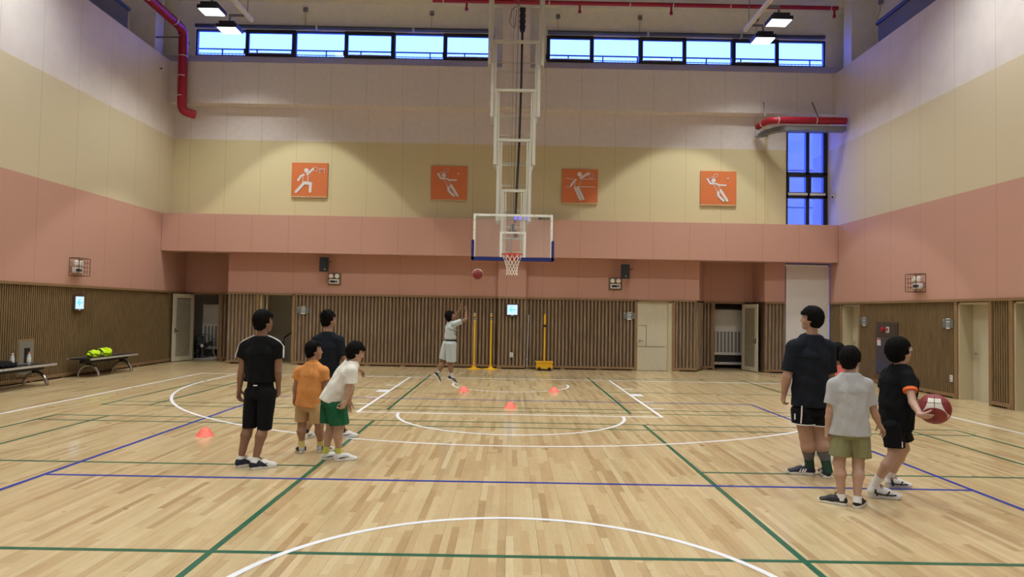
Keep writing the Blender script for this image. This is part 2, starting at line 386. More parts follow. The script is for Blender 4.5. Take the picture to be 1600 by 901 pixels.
# wainscot with slats
st, bk, tr = MB(), MB(), MB()
def wains(x0, x1, Y, step=.104, t=.03):
    bk.box(x0, x1, Y + .02, Y + .2, 0, ZW)
    k = x0 + .015
    while k < x1 - .03:
        wd = step * .72
        st.add([(k, Y + .03, .1), (k + wd, Y + .03, .1), (k + wd * .78, Y - .022, .1), (k + wd * .22, Y - .022, .1),
                (k, Y + .03, ZW - .05), (k + wd, Y + .03, ZW - .05), (k + wd * .78, Y - .022, ZW - .05), (k + wd * .22, Y - .022, ZW - .05)],
               [(0, 1, 2, 3), (4, 7, 6, 5), (0, 3, 7, 4), (3, 2, 6, 7), (2, 1, 5, 6)])
        k += step
    tr.box(x0, x1, Y - .045, Y + .02, .04, .10); kk = x0
    while kk < x1 - .05: tr.box(kk, min(kk + .13, x1), Y - .04, Y + .02, 0, .04); kk += 1.03
    tr.box(x0, x1, Y - .05, Y + .02, ZW - .05, ZW + .01)
wains(-8.14, -7.30, YB); wains(-6.20, CX0, YB); wains(CX0, CX1, YB - .18); wains(CX1, 3.62, YB); wains(4.78, 5.40, YB); wains(7.37, 7.97, YB)
wains(-8.78, -8.14, 20.6); wains(5.86, 6.17, 20.52)
bk.box(-8.14, -8.0, YB + .2, 20.62, 0, ZW).box(7.37, 7.5, YB + .2, 20.54, 0, ZW).box(CX0, CX1, YB - .15, YB, 0, ZW).box(7.12, 7.37, 20.52, 20.7, 0, ZW)
# splayed reveal
ax, ay, bx_, by = 5.40, YB - .0, 5.84, 20.5
bk.add([(ax, ay, 0), (bx_, by, 0), (bx_, by, ZW), (ax, ay, ZW)], [(0, 1, 2, 3)])
for i in range(9):
    t = (i + .25) / 9; st.bar((ax + (bx_ - ax) * t - .0, ay + (by - ay) * t, .1), (ax + (bx_ - ax) * t, ay + (by - ay) * t, ZW - .05), .04, .04)
tr.bar((ax, ay - .02, .07), (bx_, by - .02, .07), .06, .06)
for x in (-7.26, -6.22, 3.65, 4.74): tr.box(x - .04, x + .04, YB - .05, YB + .1, 0, ZW)
for x in (-9.62, -8.78): tr.box(x - .03, x + .03, 20.56, 20.72, 0, ZW)
for x in (6.17, 7.09): tr.box(x - .03, x + .03, 20.48, 20.62, 0, ZW)
tr.box(-9.62, -8.78, 20.56, 20.7, 1.99, ZW).box(6.17, 7.09, 20.48, 20.62, 1.99, ZW).box(-7.26, -6.22, YB - .05, YB + .1, 1.99, ZW).box(3.65, 4.74, YB - .05, YB + .1, 1.99, ZW)
bk.build('wood_backing', M_gap, wb); st.build('wood_slats', M_slat, wb); tr.build('wood_trim', M_trim, wb)
# rooms behind the openings
rm = MB()
for x0, x1, y0, y1 in ((XL - .3, -8.3, 20.8, 21.9), (-7.7, -5.9, 19.9, 21.3), (5.6, 7.6, 20.8, 22.3)):
    rm.box(x0 - .1, x0, y0, y1, 0, 2.6).box(x1, x1 + .1, y0, y1, 0, 2.6).box(x0, x1, y1, y1 + .1, 0, 2.6).box(x0, x1, y0, y1, 2.5, 2.6)
rm.box(-10.4, 7.95, 22.95, 23.05, -.1, 3.8).box(-10.4, 7.95, YB + .25, 23.05, 3.65, 3.8).box(-10.45, -10.35, YB, 23.05, -.1, 3.8).box(7.85, 7.97, YB + .2, 23.05, -.1, 3.8)  # outer shell, unseen, added to keep sky light from leaking into the closets
rm.box(-7.7, -7.26, YB + .1, YB + .3, 0, 2.5).box(-6.22, -5.9, YB + .1, YB + .3, 0, 2.5)
rm.build('closet_walls_light_shell', M_dark, wb)
# rear wall of the hall
struct(MB().box(XL - 1.5, XR + 2.8, YR - .2, YR, 0, ZC), 'wall_rear', M_white)
# closed laminate door
d = struct(MB().box(3.70, 4.58, YB + .02, YB + .07, 0.01, 1.99), 'door_4', M_door)
g = MB().box(3.70, 4.56, YB + .012, YB + .022, 1.995, 2.0)
MB().box(3.62, 4.74, YB + .09, YB + .24, -.05, 2.1).build('door_light_block', M_gap, d)  # unseen box added behind the door to block outside light
MB().box(4.58, 4.70, YB - .02, YB + .1, 0, 1.99).box(3.69, 3.705, YB - .02, YB + .1, 0, 1.99).box(3.69, 4.70, YB - .02, YB + .1, 1.97, 1.995).build('door_frame', M_jamb, d)
MB().box(3.74, 3.96, YB + .012, YB + .02, 1.30, 1.31).box(3.955, 3.965, YB + .012, YB + .02, .70, 1.31).box(3.74, 4.5, YB + .012, YB + .02, .695, .703).build('door_groove', M_gap, d)
MB().lathe([(.03, 0), (.03, -.02), (.012, -.02), (.012, -.06)], 12, (3.77, YB + .02, .86), 'y').bar((3.77, YB - .04, .86), (3.88, YB - .04, .86), .018, .018).build('door_handle', M_chrome, d)
# louvred storage doors standing open
def louvre(name, hx, hy, ex, ey):
    L = math.hypot(ex - hx, ey - hy); r = struct(MB().box(0, L, -.02, .02, .02, .14).box(0, L, -.02, .02, 1.86, 1.98).box(0, .12, -.02, .02, .14, 1.86).box(L - .12, L, -.02, .02, .14, 1.86), name, M_door)
    lv = MB(); z = .16
    while z < 1.86: lv.bar((.12, 0, z), (L - .12, 0, z), .008, .036, (0, -.75, .65)); z += .037
    lv.build('louvre_slats', M_door, r); MB().box(.12, L - .12, -.003, .003, .14, 1.86).build('backing_panel', M_gap, r)
    MB().box(L - .09, L - .04, -.03, .03, .84, .98).bar((L - .065, -.06, .9), (L - .17, -.06, .9), .018, .018).bar((L - .065, .06, .9), (L - .17, .06, .9), .018, .018).bar((L - .065, -.06, .9), (L - .065, .06, .9), .016, .016).build('door_handle', M_chrome, r)
    r.location = (hx, hy, 0); r.rotation_euler = (0, 0, math.atan2(ey - hy, ex - hx)); return r
louvre('door_5', -9.56, 20.55, -9.74, 19.68)
louvre('door_6', 7.04, 20.47, 7.22, 19.72)
# plain leaf opened into the middle room
d7 = struct(MB().box(-7.24, -7.17, 19.64, 19.86, 0, 1.98).box(-7.10, -7.06, 19.80, 19.86, 0, 1.98), 'door_7', M_jamb)

# ---- clerestory windows
def pane_mat():
    m = bpy.data.materials.new('window_glass'); m.use_nodes = True; n = m.node_tree.nodes; l = m.node_tree.links
    for q in list(n):
        if q.type != 'OUTPUT_MATERIAL': n.remove(q)
    o = [q for q in n if q.type == 'OUTPUT_MATERIAL'][0]
    t = n.new('ShaderNodeBsdfTransparent'); t.inputs[0].default_value = (.93, .97, 1, 1); g = n.new('ShaderNodeBsdfGlossy'); g.inputs['Roughness'].default_value = .02
    x = n.new('ShaderNodeMixShader'); x.inputs[0].default_value = .06; l.new(t.outputs[0], x.inputs[1]); l.new(g.outputs[0], x.inputs[2]); l.new(x.outputs[0], o.inputs[0]); return m
M_glass = pane_mat()
M_rail = mat('outdoor_railing', (60, 80, 95), .5)
def clere(idx, x0, x1, n, first_op):
    wd = (x1 - x0) / n
    f = MB(); y0, y1, z0, z1 = 19.84, 19.92, 9.03, 9.82
    f.box(x0, x1, y0, y1, z0, z0 + .04).box(x0, x1, y0, y1, z1 - .04, z1)
    for i in range(n + 1): f.box(x0 + i * wd - .025, x0 + i * wd + .025, y0, y1, z0, z1)
    r = struct(f, 'window_%d' % idx, M_alu)
    MB().box(x0 + .02, x1 - .02, 19.88, 19.885, z0 + .02, z1 - .02).build('window_pane', M_glass, r)
    for i in range(n):
        if (i + first_op) % 2 == 0: continue
        a, b = x0 + i * wd, x0 + (i + 1) * wd
        s = MB().box(a, a + .10, 19.79, 19.86, z0 + .0, z1).box(b - .10, b, 19.79, 19.86, z0, z1).box(a + .1, b - .1, 19.79, 19.86, z1 - .10, z1).box(a + .1, b - .1, 19.79, 19.86, z0, z0 + .08)
        s.box(a - .03, a + .03, 19.74, 19.8, z0 + .06, z0 + .2)
        s.build('window_sash', M_alu, r)
        MB().box(a + .12, b - .12, 19.78, 19.795, z0 + .075, z0 + .10).build('sash_stay', M_whitep, r)
    return r
clere(1, -9.40, -.62, 6, 0); clere(2, .96, 9.20, 6, 1)
# roller blind boxes above the strip
M_tube = mat('blind_tube', (84, 92, 112), .35, metal=.5)
for i, (a, b) in enumerate(((-9.4, -8.78), (-8.7, -5.85), (-5.8, -3.0), (-2.95, -.62), (.97, 3.9), (3.95, 6.65), (6.7, 9.15))):
    t = thing('roller_blind', 'rolled-up dark blind tube above the high window strip', 'blind', ((a + b) / 2, 19.72, 9.88), 0, 'rolled blinds above the clerestory')
    h = (b - a) / 2
    t['label'] = ['short rolled blind tube at the far left end of the high window strip', 'long rolled blind tube directly right of the left lamps, above the basketball-player sign',
                  'rolled blind tube above the high panes, third from the left end', 'rolled blind tube just left of the hoop mast above the high panes',
                  'rolled blind tube just right of the hoop mast above the high panes', 'rolled blind tube above the high panes between mast and right lamps', 'rolled blind tube at the far right end of the high window strip'][i]
    MB().lathe([(.055, -h), (.055, h)], 14, axis='x').build('rolled_fabric', M_tube, t, smooth='auto')
    build_each(MB().box(-h - .015, -h, -.07, .08, -.07, .07).box(h, h + .015, -.07, .08, -.07, .07), 'end_bracket', M_whitep, t)
# side clerestory windows, with blind head
for i, (X, s) in enumerate(((XL, -1), (XR, 1))):
    f = MB(); x0, x1 = X + s * 1.15, X + s * 1.22
    a, b = min(x0, x1), max(x0, x1)
    f.box(a, b, -6, 16.5, 9.05, 9.1).box(a, b, -6, 16.5, 9.8, 9.85)
    k = -6
    while k < 16.6: f.box(a, b, k - .03, k + .03, 9.05, 9.85); k += 1.5
    r = struct(f, 'window_%d' % (3 + i), M_alu)
    MB().box(X + s * 1.18 - .003, X + s * 1.18 + .003, -6, 16.5, 9.07, 9.83).build('window_pane', M_glass, r)
# tall corner window and the blind over its lower half
f = MB(); x0, x1 = 8.0, 9.24
for x in (x0 + .03, 8.66, x1 - .07): f.box(x - .05, x + .05 + (.03 if x > 9 else 0), 19.72, 19.84, .1, 7.14)
for z in (.1, 5.15, 5.82, 7.10, 3.2): f.box(x0, x1, 19.72, 19.84, z - .045, z + .045)
tw = struct(f, 'window_5', M_alu)
MB().box(x0 + .03, x1 - .03, 19.78, 19.785, .1, 7.1).build('window_pane', M_glass, tw)
for a, b in ((8.10, 8.60), (8.74, 9.12)):
    MB().box(a - .04, a + .01, 19.68, 19.74, 5.2, 5.78).box(b - .01, b + .04, 19.68, 19.74, 5.2, 5.78).box(a, b, 19.68, 19.74, 5.72, 5.78).box(a, b, 19.68, 19.74, 5.2, 5.27).build('window_sash', M_alu, tw)
    MB().box(a - .03, b + .04, 19.665, 19.68, 5.18, 5.25).build('sash_stay', M_whitep, tw)
M_blind = mat('blind_cloth', (214, 210, 205), .8, noise=.03, nscale=30)
t = thing('window_blind', 'long pale roller blind covering the tall corner window below the pink beam', 'blind', (8.58, 19.55, 3.12))
MB().box(-.61, .635, -.006, .006, -2.62, -.03).build('blind_cloth', M_blind, t)
MB().lathe([(.03, -.63), (.03, .60)], 12, (0, 0, 0), 'x').build('head_tube', M_whitep, t)
MB().box(-.61, .58, -.012, .012, -2.66, -2.62).build('bottom_bar', M_alu, t)
# terrace railing outside the high windows, neighbouring building outside the tall one
t = thing('terrace_railing', 'thin pale railing outdoors seen through the high window strip', 'railing', (0, 22.3, 8.9))
build_each(MB().box(-12, 12, -.02, .02, 1.26, 1.30).box(-12, 12, -.015, .015, 1.12, 1.14), 'handrail', M_rail, t)
k = -12; pm = MB(); bm_ = MB()
while k < 12: pm.box(k - .02, k + .02, -.02, .02, 0, 1.3); k += 1.15
k = -12
while k < 12: bm_.box(k - .006, k + .006, -.008, .008, .0, 1.12); k += .12
build_each(pm, 'post', M_rail, t); bm_.build('balusters', M_rail, t)
one(MB().box(-13, 13, -.9, .9, -.3, 0), 'terrace_slab', mat('terrace_concrete', (190, 195, 200), .9), 'concrete terrace slab outside below the thin railing', 'terrace', (0, 23.3, 8.9))
M_nb = mat('neighbour_cladding', (158, 150, 118), .8, noise=.05, nscale=2)
t = thing('neighbour_building', 'pale blue-lit building facade seen through the tall corner window', 'building', (10.6, 27, 0))
MB().box(-3.2, 7, 0, 3, 0, 11).build('facade', M_nb, t)
jm = MB()
for z in (1.5, 3, 4.5, 6, 7.5): jm.box(-3.2, 7, -.015, 0, z - .015, z + .015)
for x in (-1.2, .2, 1.6): jm.box(x - .015, x + .015, -.015, 0, 0, 7.6)
jm.build('panel_joints', M_alu, t)
one(MB().box(-30, 30, 0, 40, -.3, 0), 'outdoor_ground', mat('outdoor_paving', (150, 150, 145), .9), 'grey ground outside behind the hall', 'ground', (0, 24.4, -.4))['kind'] = 'structure'
# ================================================================== FIXTURES
# lamps
M_led = led_mat()
M_ledd = mat('led_chip', (120, 130, 150), .5)
def spot(parent, W_, half, blend, loc=(0, 0, -.06), rot=(0, 0, 0), size=.12):
    d = bpy.data.lights.new('lamp_beam', 'SPOT'); d.energy = W_; d.spot_size = 2 * math.radians(half); d.spot_blend = blend; d.color = LAMP_COL; d.shadow_soft_size = size
    o = bpy.data.objects.new('lamp_beam', d); COL.objects.link(o); o.parent = parent; o.location = loc; o.rotation_euler = rot; return o
def high_bay(x, y, z, label, group, W_, half, blend, tilt=0):
    t = thing('high_bay_lamp', label, 'lamp', (x, y, z), 0, group)
    hb = MB().box(-.27, .27, -.22, .22, 0, .09)
    for i in range(9): hb.box(-.2, .2, -.2 + i * .047, -.185 + i * .047, .09, .17)
    hb.build('housing', M_black, t)
    MB().box(-.24, .24, -.2, .2, -.015, 0).build('light_panel', M_led, t)
    MB().bar((0, 0, .15), (0, 0, .42), .08, .03).build('bracket', M_grey, t)
    spot(t, W_, half, blend, rot=(tilt, 0, 0), loc=(0, 0, -.04))
    return t
for x, lab in ((-7.45, 'left'), (6.5, 'right')):
    high_bay(x, 16.45, 8.86, 'bright square lamp on the %s truss, nearer of its pair' % lab, 'high lamps in view', LOW_W, 62, .7)
    high_bay(x + (-.02 if x < 0 else .02), 17.55, 8.86, 'bright square lamp on the %s truss, farther of its pair by the windows' % lab, 'high lamps in view', LOW_W, 62, .7)
    xr = x + (.42 if x < 0 else -.33)
    t = thing('lamp_rail', 'long pale metal rail carrying the %s pair of lamps' % lab, 'rail', (xr, 13, 9.28))
    MB().box(-.04, .04, -12, 4.9, -.05, .05).build('channel', M_plain, t)
    wr_ = MB()
    for k in (-9, -5, -1, 3, 4.6): wr_.box(-.008, .008, k - .008, k + .008, .05, ZC - 9.28)
    build_each(wr_, 'hanger_wire', M_grey, t)
    am = MB()
    for k in (3.45, 4.55): am.bar((0, k, -.02), (x - xr, k, -.02), .05, .05)
    build_each(am, 'lamp_arm', M_grey, t)
for i, x in enumerate((-5.85, 4.9)):
    high_bay(x, 17.0, 10.25, 'ceiling flood lamp lighting the cream back wall, %s side' % ('left' if i == 0 else 'right'), 'ceiling flood lamps', FLOOD_W, 36, .12)
for j, y in enumerate((12.4, 8.0, 3.5, -1.0, -5.5, -9.5)):
    for i, x in enumerate((-8.2, -3.0, 2.1, 7.3)):
        high_bay(x, y, 10.0, 'hall lamp in row %d from the back wall, place %d from the left wall' % (j + 2, i + 1), 'hall ceiling lamps', HALL_W * (1.3 if y > 12 else 1.0 if y > 7 else (.75 if y > 3 else .6)), 66, .9)
# ceiling beams and pipes at the top of the view
struct(MB().box(XL - 1.3, XR + 1.3, 18.2, 18.5, 10.75, ZC), 'trim_1', M_conc)
for i, x in enumerate((-6.2, -2.0, 2.4, 6.6)): struct(MB().box(x - .1, x + .1, YR, 19.7, 10.85, ZC), 'trim_%d' % (i + 2), M_plain)
# wrapped red drain pipe, left
def pipe(name, pts, r, m, label, cat, bands=(), n=16):
    o = np.mean(np.array(pts), axis=0); t = thing(name, label, cat, o)
    mb = MB(); P = [np.array(p) for p in pts]
    # round the corners
    Q = [P[0]]
    for i in range(1, len(P) - 1):
        a, b, c = P[i - 1], P[i], P[i + 1]; L = min(np.linalg.norm(a - b), np.linalg.norm(c - b)) * .45; L = min(L, r * 2.2)
        u, v = (a - b) / np.linalg.norm(a - b), (c - b) / np.linalg.norm(c - b)
        for k in range(5):
            s = k / 4; Q.append((1 - s) ** 2 * (b + u * L) + 2 * s * (1 - s) * b + s * s * (b + v * L))
    Q.append(P[-1]); mb.tube([q - o for q in Q], r, n).build('pipe', m, t, smooth='auto')
    for c, d in bands:
        d = np.array(d, float) / np.linalg.norm(d); c = np.array(c) - o
        MB().tube([c - d * .012, c + d * .012], r * 1.03, n).build('band', M_band, t)
    return t
e0 = at(284, 165, 19.0); e1 = at(287, 46, 19.0)
far = at(232, -6, 16.6)
pipe('red_drain_pipe', [at(300, 177, 19.1) + np.array([.02, .14, 0]), at(284, 173, 19.0), e1, [e1[0] + .05, 11.5, e1[2] + .05]], .125, M_red, 'fat red drain pipe running down the upper left of the back wall', 'pipe',
     [(at(284, 150, 19.0), (0, 0, 1)), (at(285, 119, 19.0), (0, 0, 1)), (at(286, 88, 19.0), (0, 0, 1)), (at(286, 58, 19.0), (0, 0, 1)), ((e1[0] + .03, 18.4, e1[2]), (0, 1, 0)), ((e1[0] + .03, 17.0, e1[2] + .02), (0, 1, 0)), ((e1[0] + .03, 15.2, e1[2] + .02), (0, 1, 0))])
pipe('grey_strut_pipe', [at(243, 58, 18.95), at(280, 58, 18.95)], .025, M_grey, 'short grey bar sticking out beside the red drain pipe', 'pipe')
# sprinkler main
z = at(1000, 8, 18.6)[2]
t = pipe('sprinkler_main', [(-2.3, 18.6, z + .02), (9.0, 18.6, z + .02)], .055, M_red, 'thin red sprinkler pipe along the ceiling above the high windows', 'pipe',
         [((x, 18.6, z + .02), (1, 0, 0)) for x in (-2, .95, 3.2, 4.4, 6.0, 8.8)])
dm = MB()
for x in (-1.8, 1.35, 3.9, 8.45): dm.tube([(x - 2.9, 0, -.02), (x - 2.9, 0, -.2)], .03, 8).tube([(x - 2.9, 0, -.2), (x - 2.9, 0, -.27)], .045, 8)
build_each(dm, 'sprinkler_head', M_red, t, group=2)
# right wrapped pipe over the tall window, with tray
p0 = at(1185, 193, 19.15)
pipe('red_pipe', [at(1184, 198, 19.25), at(1196, 190, 18.85), at(1212, 187.5, 18.5), at(1322, 189, 18.5)], .095, M_red, 'wrapped red pipe crossing above the tall corner window', 'pipe',
     [(at(1216, 187.5, 18.5), (1, 0, 0)), (at(1275, 188.4, 18.5), (1, 0, 0)), (at(1192, 193, 18.98), (1, -3, 0))])
t = thing('cable_tray', 'curved grey metal cable tray under the wrapped red pipe', 'tray', at(1260, 199, 18.5))
o = np.array(t.location); pr = [at(1188, 210, 19.35), at(1198, 205.5, 19.0), at(1211, 202, 18.75), at(1228, 199.5, 18.5), at(1322, 201, 18.5)]
mb = MB()
for a, b in zip(pr[:-1], pr[1:]):
    mb.bar(a - o, b - o, .02, .13); mb.bar(a - o + np.array([0, .2, 0]), b - o + np.array([0, .2, 0]), .02, .13); mb.bar(a - o + np.array([0, .1, -.06]), b - o + np.array([0, .1, -.06]), .2, .012)
mb.build('channel', M_grey, t)
mb = MB(); 
for px in (1191, 1267): mb.bar(at(px + (5 if px < 1200 else 11), 182, 18.5) - o, at(px + 2, 160, 19.22) - o, .03, .03)
build_each(mb, 'stay_arm', M_grey, t)
MB().bar(at(1179, 213, 19.2) - o, at(1200, 213, 19.2) - o, .03, .02).bar(at(1180, 214, 19.2) - o, at(1180, 184, 19.2) - o, .012, .012).build('hanger', M_grey, t)
pipe('thin_conduit', [at(1310, 139, 19.2), at(1312, 165, 19.2), at(1312, 182, 19.15)], .02, M_jamb, 'thin pale conduit above the right end of the wrapped pipe', 'conduit')
# upper right corner: white elbow pipe
xx = XR + .75
pipe('white_drain_pipe', [onx(1336, -20, 9.95), onx(1336, 22, 9.95), onx(1352, 25, 9.95 + .15)], .14, M_plain, 'thick white elbow pipe at the upper right corner', 'pipe', [])
a = onx(1371, 37, 9.95)
for sx, X, lab in ((1, 9.95, 'lowered grey blind with dark head tube on the upper right wall'), (-1, XL - .72, 'lowered grey blind over the upper left wall windows')):
    t = thing('side_window_blind', lab, 'blind', (X, (a[1] - 6.2) / 2, 9.2)); h_ = (a[1] + 6.2) / 2
    MB().tube([(0, -h_, a[2] - 9.2), (0, h_, a[2] - 9.2)], .06, 12).build('head_tube', M_tube, t, smooth='auto')
    MB().box(-.005, .005, -h_, h_ - .03, -.58, a[2] - 9.2).build('blind_cloth', mat('grey_blind', (120, 122, 122), .8), t)
c = onx(1376, 3, 10.0)
t = thing('junction_box', 'junction box on the upper right wall above the dark blind tube', 'electrical box', c, 0, 'junction boxes above windows')
MB().box(-.04, .06, -.06, .06, -.06, .06).build('box', M_grey, t, bevel=.006)
e = onx(1369, 32, 9.98) - c; MB().tube([(0, 0, -.05), (0, e[1] * .1, e[2] + .2), e], .014, 6).build('conduit', M_jamb, t)
# junction boxes with conduits over the window strip
for i, (px, py, qx, qy) in enumerate(((478, 15, 462, 44), (675, 21, 620, 51), (872, 26, 856, 55), (1182, 30, 1145, 60), (1000, 28, 985, 57))):
    c = at(px, py, 19.78); t = thing('junction_box', ['first junction box from the left above the high windows', 'second junction box from the left above the high windows', 'junction box just right of the hoop mast', 'junction box farthest right, behind the right lamps', 'junction box between the mast and the right lamps'][i], 'electrical box', c, 0, 'junction boxes above windows')
    MB().box(-.06, .06, -.05, .02, -.06, .06).build('box', M_grey, t, bevel=.006)
    e = at(px - 1, qy - 1, 19.78) - c; g = at(qx, qy, 19.75) - c
    MB().tube([(0, -.01, -.05), (e[0], -.01, e[2] + .05), (e[0] - .05, -.01, e[2]), g + np.array([0, 0, .0])], .012, 6).build('conduit', M_jamb, t)
# security cameras
for c, d, lab in ((onx(250, 108, XL + .02), 1, 'small white camera on the upper left wall near the red pipe'), (onx(1303, 307, XR - .02), -1, 'small white camera on the right wall beside the tall window')):
    t = thing('security_camera', lab, 'camera', c)
    MB().box(min(0, d * .05), max(0, d * .05), -.04, .04, -.04, .04).build('mount', M_whitep, t)
    MB().tube([(d * .05, 0, 0), (d * .12, -.16, -.04)], .035, 12).build('camera_body', M_whitep, t, smooth='auto')
    MB().tube([(d * .12, -.16, -.04), (d * .124, -.17, -.043)], .028, 12).build('lens', M_black, t)
one(MB().box(-.03, .03, -.03, .03, -.04, .04).tube([(0, -.03, 0), (.05, -.1, 0)], .02, 8), 'wall_bracket', M_grey, 'small metal bracket on the wall right of the red drain pipe', 'bracket', at(294, 67, 19.75))
# picture signs
M_org = mat('orange_sign', (204, 112, 60), .5, noise=.03, nscale=20)
M_pic = mat('sign_white', (212, 208, 206), .6)
def sign(px, py, px2, py2, lab, draw):
    c = at((px + px2) / 2, (py + py2) / 2, YB - .05); t = thing('sport_sign', lab, 'sign', c)
    MB().box(-.52, .52, 0, .05, -.49, .49).build('board', M_org, t)
    MB().box(-.52, .52, -.012, .05, -.51, -.49).build('lower_lip', M_cream, t)
    f = MB(); U = lambda x, y: ((x - .5) * 1.04, (.5 - y) * .98)
    nd = [0]
    def dd(): nd[0] += 1; return -.010 - .0007 * nd[0]
    def C(a, b, w): f.cap(U(*a), U(*b), w, dd(), 0)
    def D(c_, r): f.poly([(U(*c_)[0] + r * math.cos(k * PI / 12), U(*c_)[1] + r * math.sin(k * PI / 12)) for k in range(24)], dd(), 0)
    def O(c_, rx, ry, rot=0):
        P = []
        for k in range(20):
            a = k * PI / 10; x, y = rx * math.cos(a), ry * math.sin(a); u = U(*c_); P.append((u[0] + x * math.cos(rot) - y * math.sin(rot), -.008, u[1] + x * math.sin(rot) + y * math.cos(rot)))
        f.tube(P, .006, 6, closed=True)
    draw(C, D, O); f.build('pictogram', M_pic, t); return t
def basket(C, D, O):
    D((.41, .23), .065); C((.44, .34), (.60, .18), .032); C((.34, .36), (.26, .40), .03); C((.26, .40), (.19, .52), .028)
    C((.32, .38), (.32, .6), .008); C((.46, .38), (.46, .58), .008); C((.36, .60), (.14, .87), .04); C((.37, .60), (.54, .62), .045); C((.54, .62), (.53, .85), .038)
    O((.67, .19), .055, .065); C((.76, .18), (.93, .18), .008); C((.79, .19), (.79, .31), .006); C((.91, .19), (.91, .31), .006)
def racket(C, D, O):
    D((.36, .28), .062); C((.19, .24), (.27, .37), .028); C((.27, .37), (.37, .38), .028); C((.42, .37), (.52, .42), .022); C((.52, .42), (.70, .42), .022)
    C((.35, .38), (.47, .62), .007); C((.50, .44), (.56, .56), .007); C((.56, .58), (.74, .87), .038); C((.49, .64), (.50, .74), .036); C((.50, .74), (.64, .88), .034)
    C((.20, .23), (.36, .18), .006); O((.42, .14), .07, .045, .6); C((.73, .24), (.77, .20), .008); C((.77, .20), (.77, .24), .006)
def volley(C, D, O):
    D((.49, .15), .065); C((.52, .26), (.74, .12), .034); C((.38, .32), (.31, .40), .03); C((.31, .40), (.25, .50), .028)
    C((.36, .34), (.36, .5), .007); C((.53, .32), (.47, .52), .007); C((.36, .55), (.52, .9), .034); C((.44, .54), (.60, .88), .034)
    C((.12, .28), (.32, .30), .007); C((.53, .29), (.92, .29), .008); C((.10, .53), (.24, .53), .007); C((.50, .53), (.92, .52), .008); O((.82, .19), .058, .058)
sign(456, 254, 511, 307, 'orange sign with a basketball player reaching to a hoop, leftmost of four', basket)
sign(675, 259, 728, 312, 'dull orange racket-player sign just left of the hoop mast', racket)
sign(879, 264, 933, 317, 'orange sign with a volleyball player at a net, right of the mast', volley)
sign(1096, 267, 1149, 320, 'bright orange racket-player sign, rightmost of four', racket)
# speakers
M_grille = mat('speaker_grille', (16, 17, 19), .7, bump=.5, bscale=400)
for px, py, rz, lab in ((506, 413, .35, 'black wall speaker on the pink wall left of the hoop'), (977, 424, -.12, 'black wall speaker on the pink wall right of the hoop')):
    c = at(px, py, 19.28); t = thing('wall_speaker', lab, 'speaker', c, rz)
    MB().box(-.12, .12, -.12, .10, -.2, .2).build('cabinet', M_black, t, bevel=.012)
    MB().box(-.11, .11, -.128, -.12, -.19, .19).build('grille', M_grille, t)
    MB().box(.0, .03, -.134, -.128, -.15, -.13).build('badge', M_whitep, t)
    MB().bar((0, .10, 0), (0, .30, 0), .05, .04).bar((.1, .05, .05), (.22, .22, .1), .02, .02).build('bracket', M_black, t)
# emergency lights
M_lens = mat('lamp_lens', (235, 235, 225), .15, spec=.8)
M_navy = mat('display_navy', (18, 24, 62), .3)
def emerg(c, rz, lab, cage):
    t = thing('emergency_light', lab, 'emergency light', c, rz, 'caged emergency lights' if cage else 'twin emergency lights')
    if not cage: MB().box(-.19, .19, -.02, .0, -.18, .18).build('back_plate', mat('brown_plate', (128, 104, 84), .6), t)
    MB().box(-.14, .14, -.10, -.02, -.13, .0).build('battery_box', M_whitep, t, bevel=.01)
    MB().box(-.11, .05, -.104, -.10, -.10, -.04).box(.065, .10, -.104, -.10, -.10, -.04).build('label_panel', M_navy, t)
    for s in (-1, 1):
        l = MB().lathe([(.03, 0), (.065, -.05), (.065, -.07), (.05, -.075)], 20, (s * .085, -.03, .085), 'y').build('lamp_head', M_whitep, t, smooth='auto')
        MB().lathe([(.055, -.0), (.05, -.012), (.02, -.018)], 20, (s * .085, -.10, .085), 'y').build('lens', M_lens, l, smooth='auto')
    g = MB(); w, d, h = .2, .22, .2
    P = [(-w, -.0, -h), (w, -.0, -h), (w, -.0, h), (-w, 0, h)]
    for i in range(4):
        a, b_ = P[i], P[(i + 1) % 4]; q = lambda p: (p[0], -d, p[2])
        g.bar(a, b_, .012, .012); g.bar(q(a), q(b_), .01, .01); g.bar(a, q(a), .01, .01)
    for k in (-.1, 0, .1): g.bar((k, -d, -h), (k, -d, h), .006, .006); g.bar((-w, -d, k), (w, -d, k), .006, .006); 
    for k in (-.1, 0, .1):
        g.bar((-w, 0, k), (-w, -d, k), .006, .006); g.bar((w, 0, k), (w, -d, k), .006, .006)
    g.build('wire_cage', mat('cage_wire', (96, 84, 70), .4, metal=.6), t) if cage else None
emerg(at(523, 436, YB), 0, 'twin-lamp emergency light under the left wall speaker', False)
emerg(at(961, 443.5, YB), 0, 'twin-lamp emergency light under the right wall speaker', False)
emerg(onx(117, 417, XL), PI / 2, 'caged emergency light on the left pink wall above the exit sign', True)
emerg(onx(1438, 442, XR), -PI / 2, 'caged emergency light on the right pink wall', True)
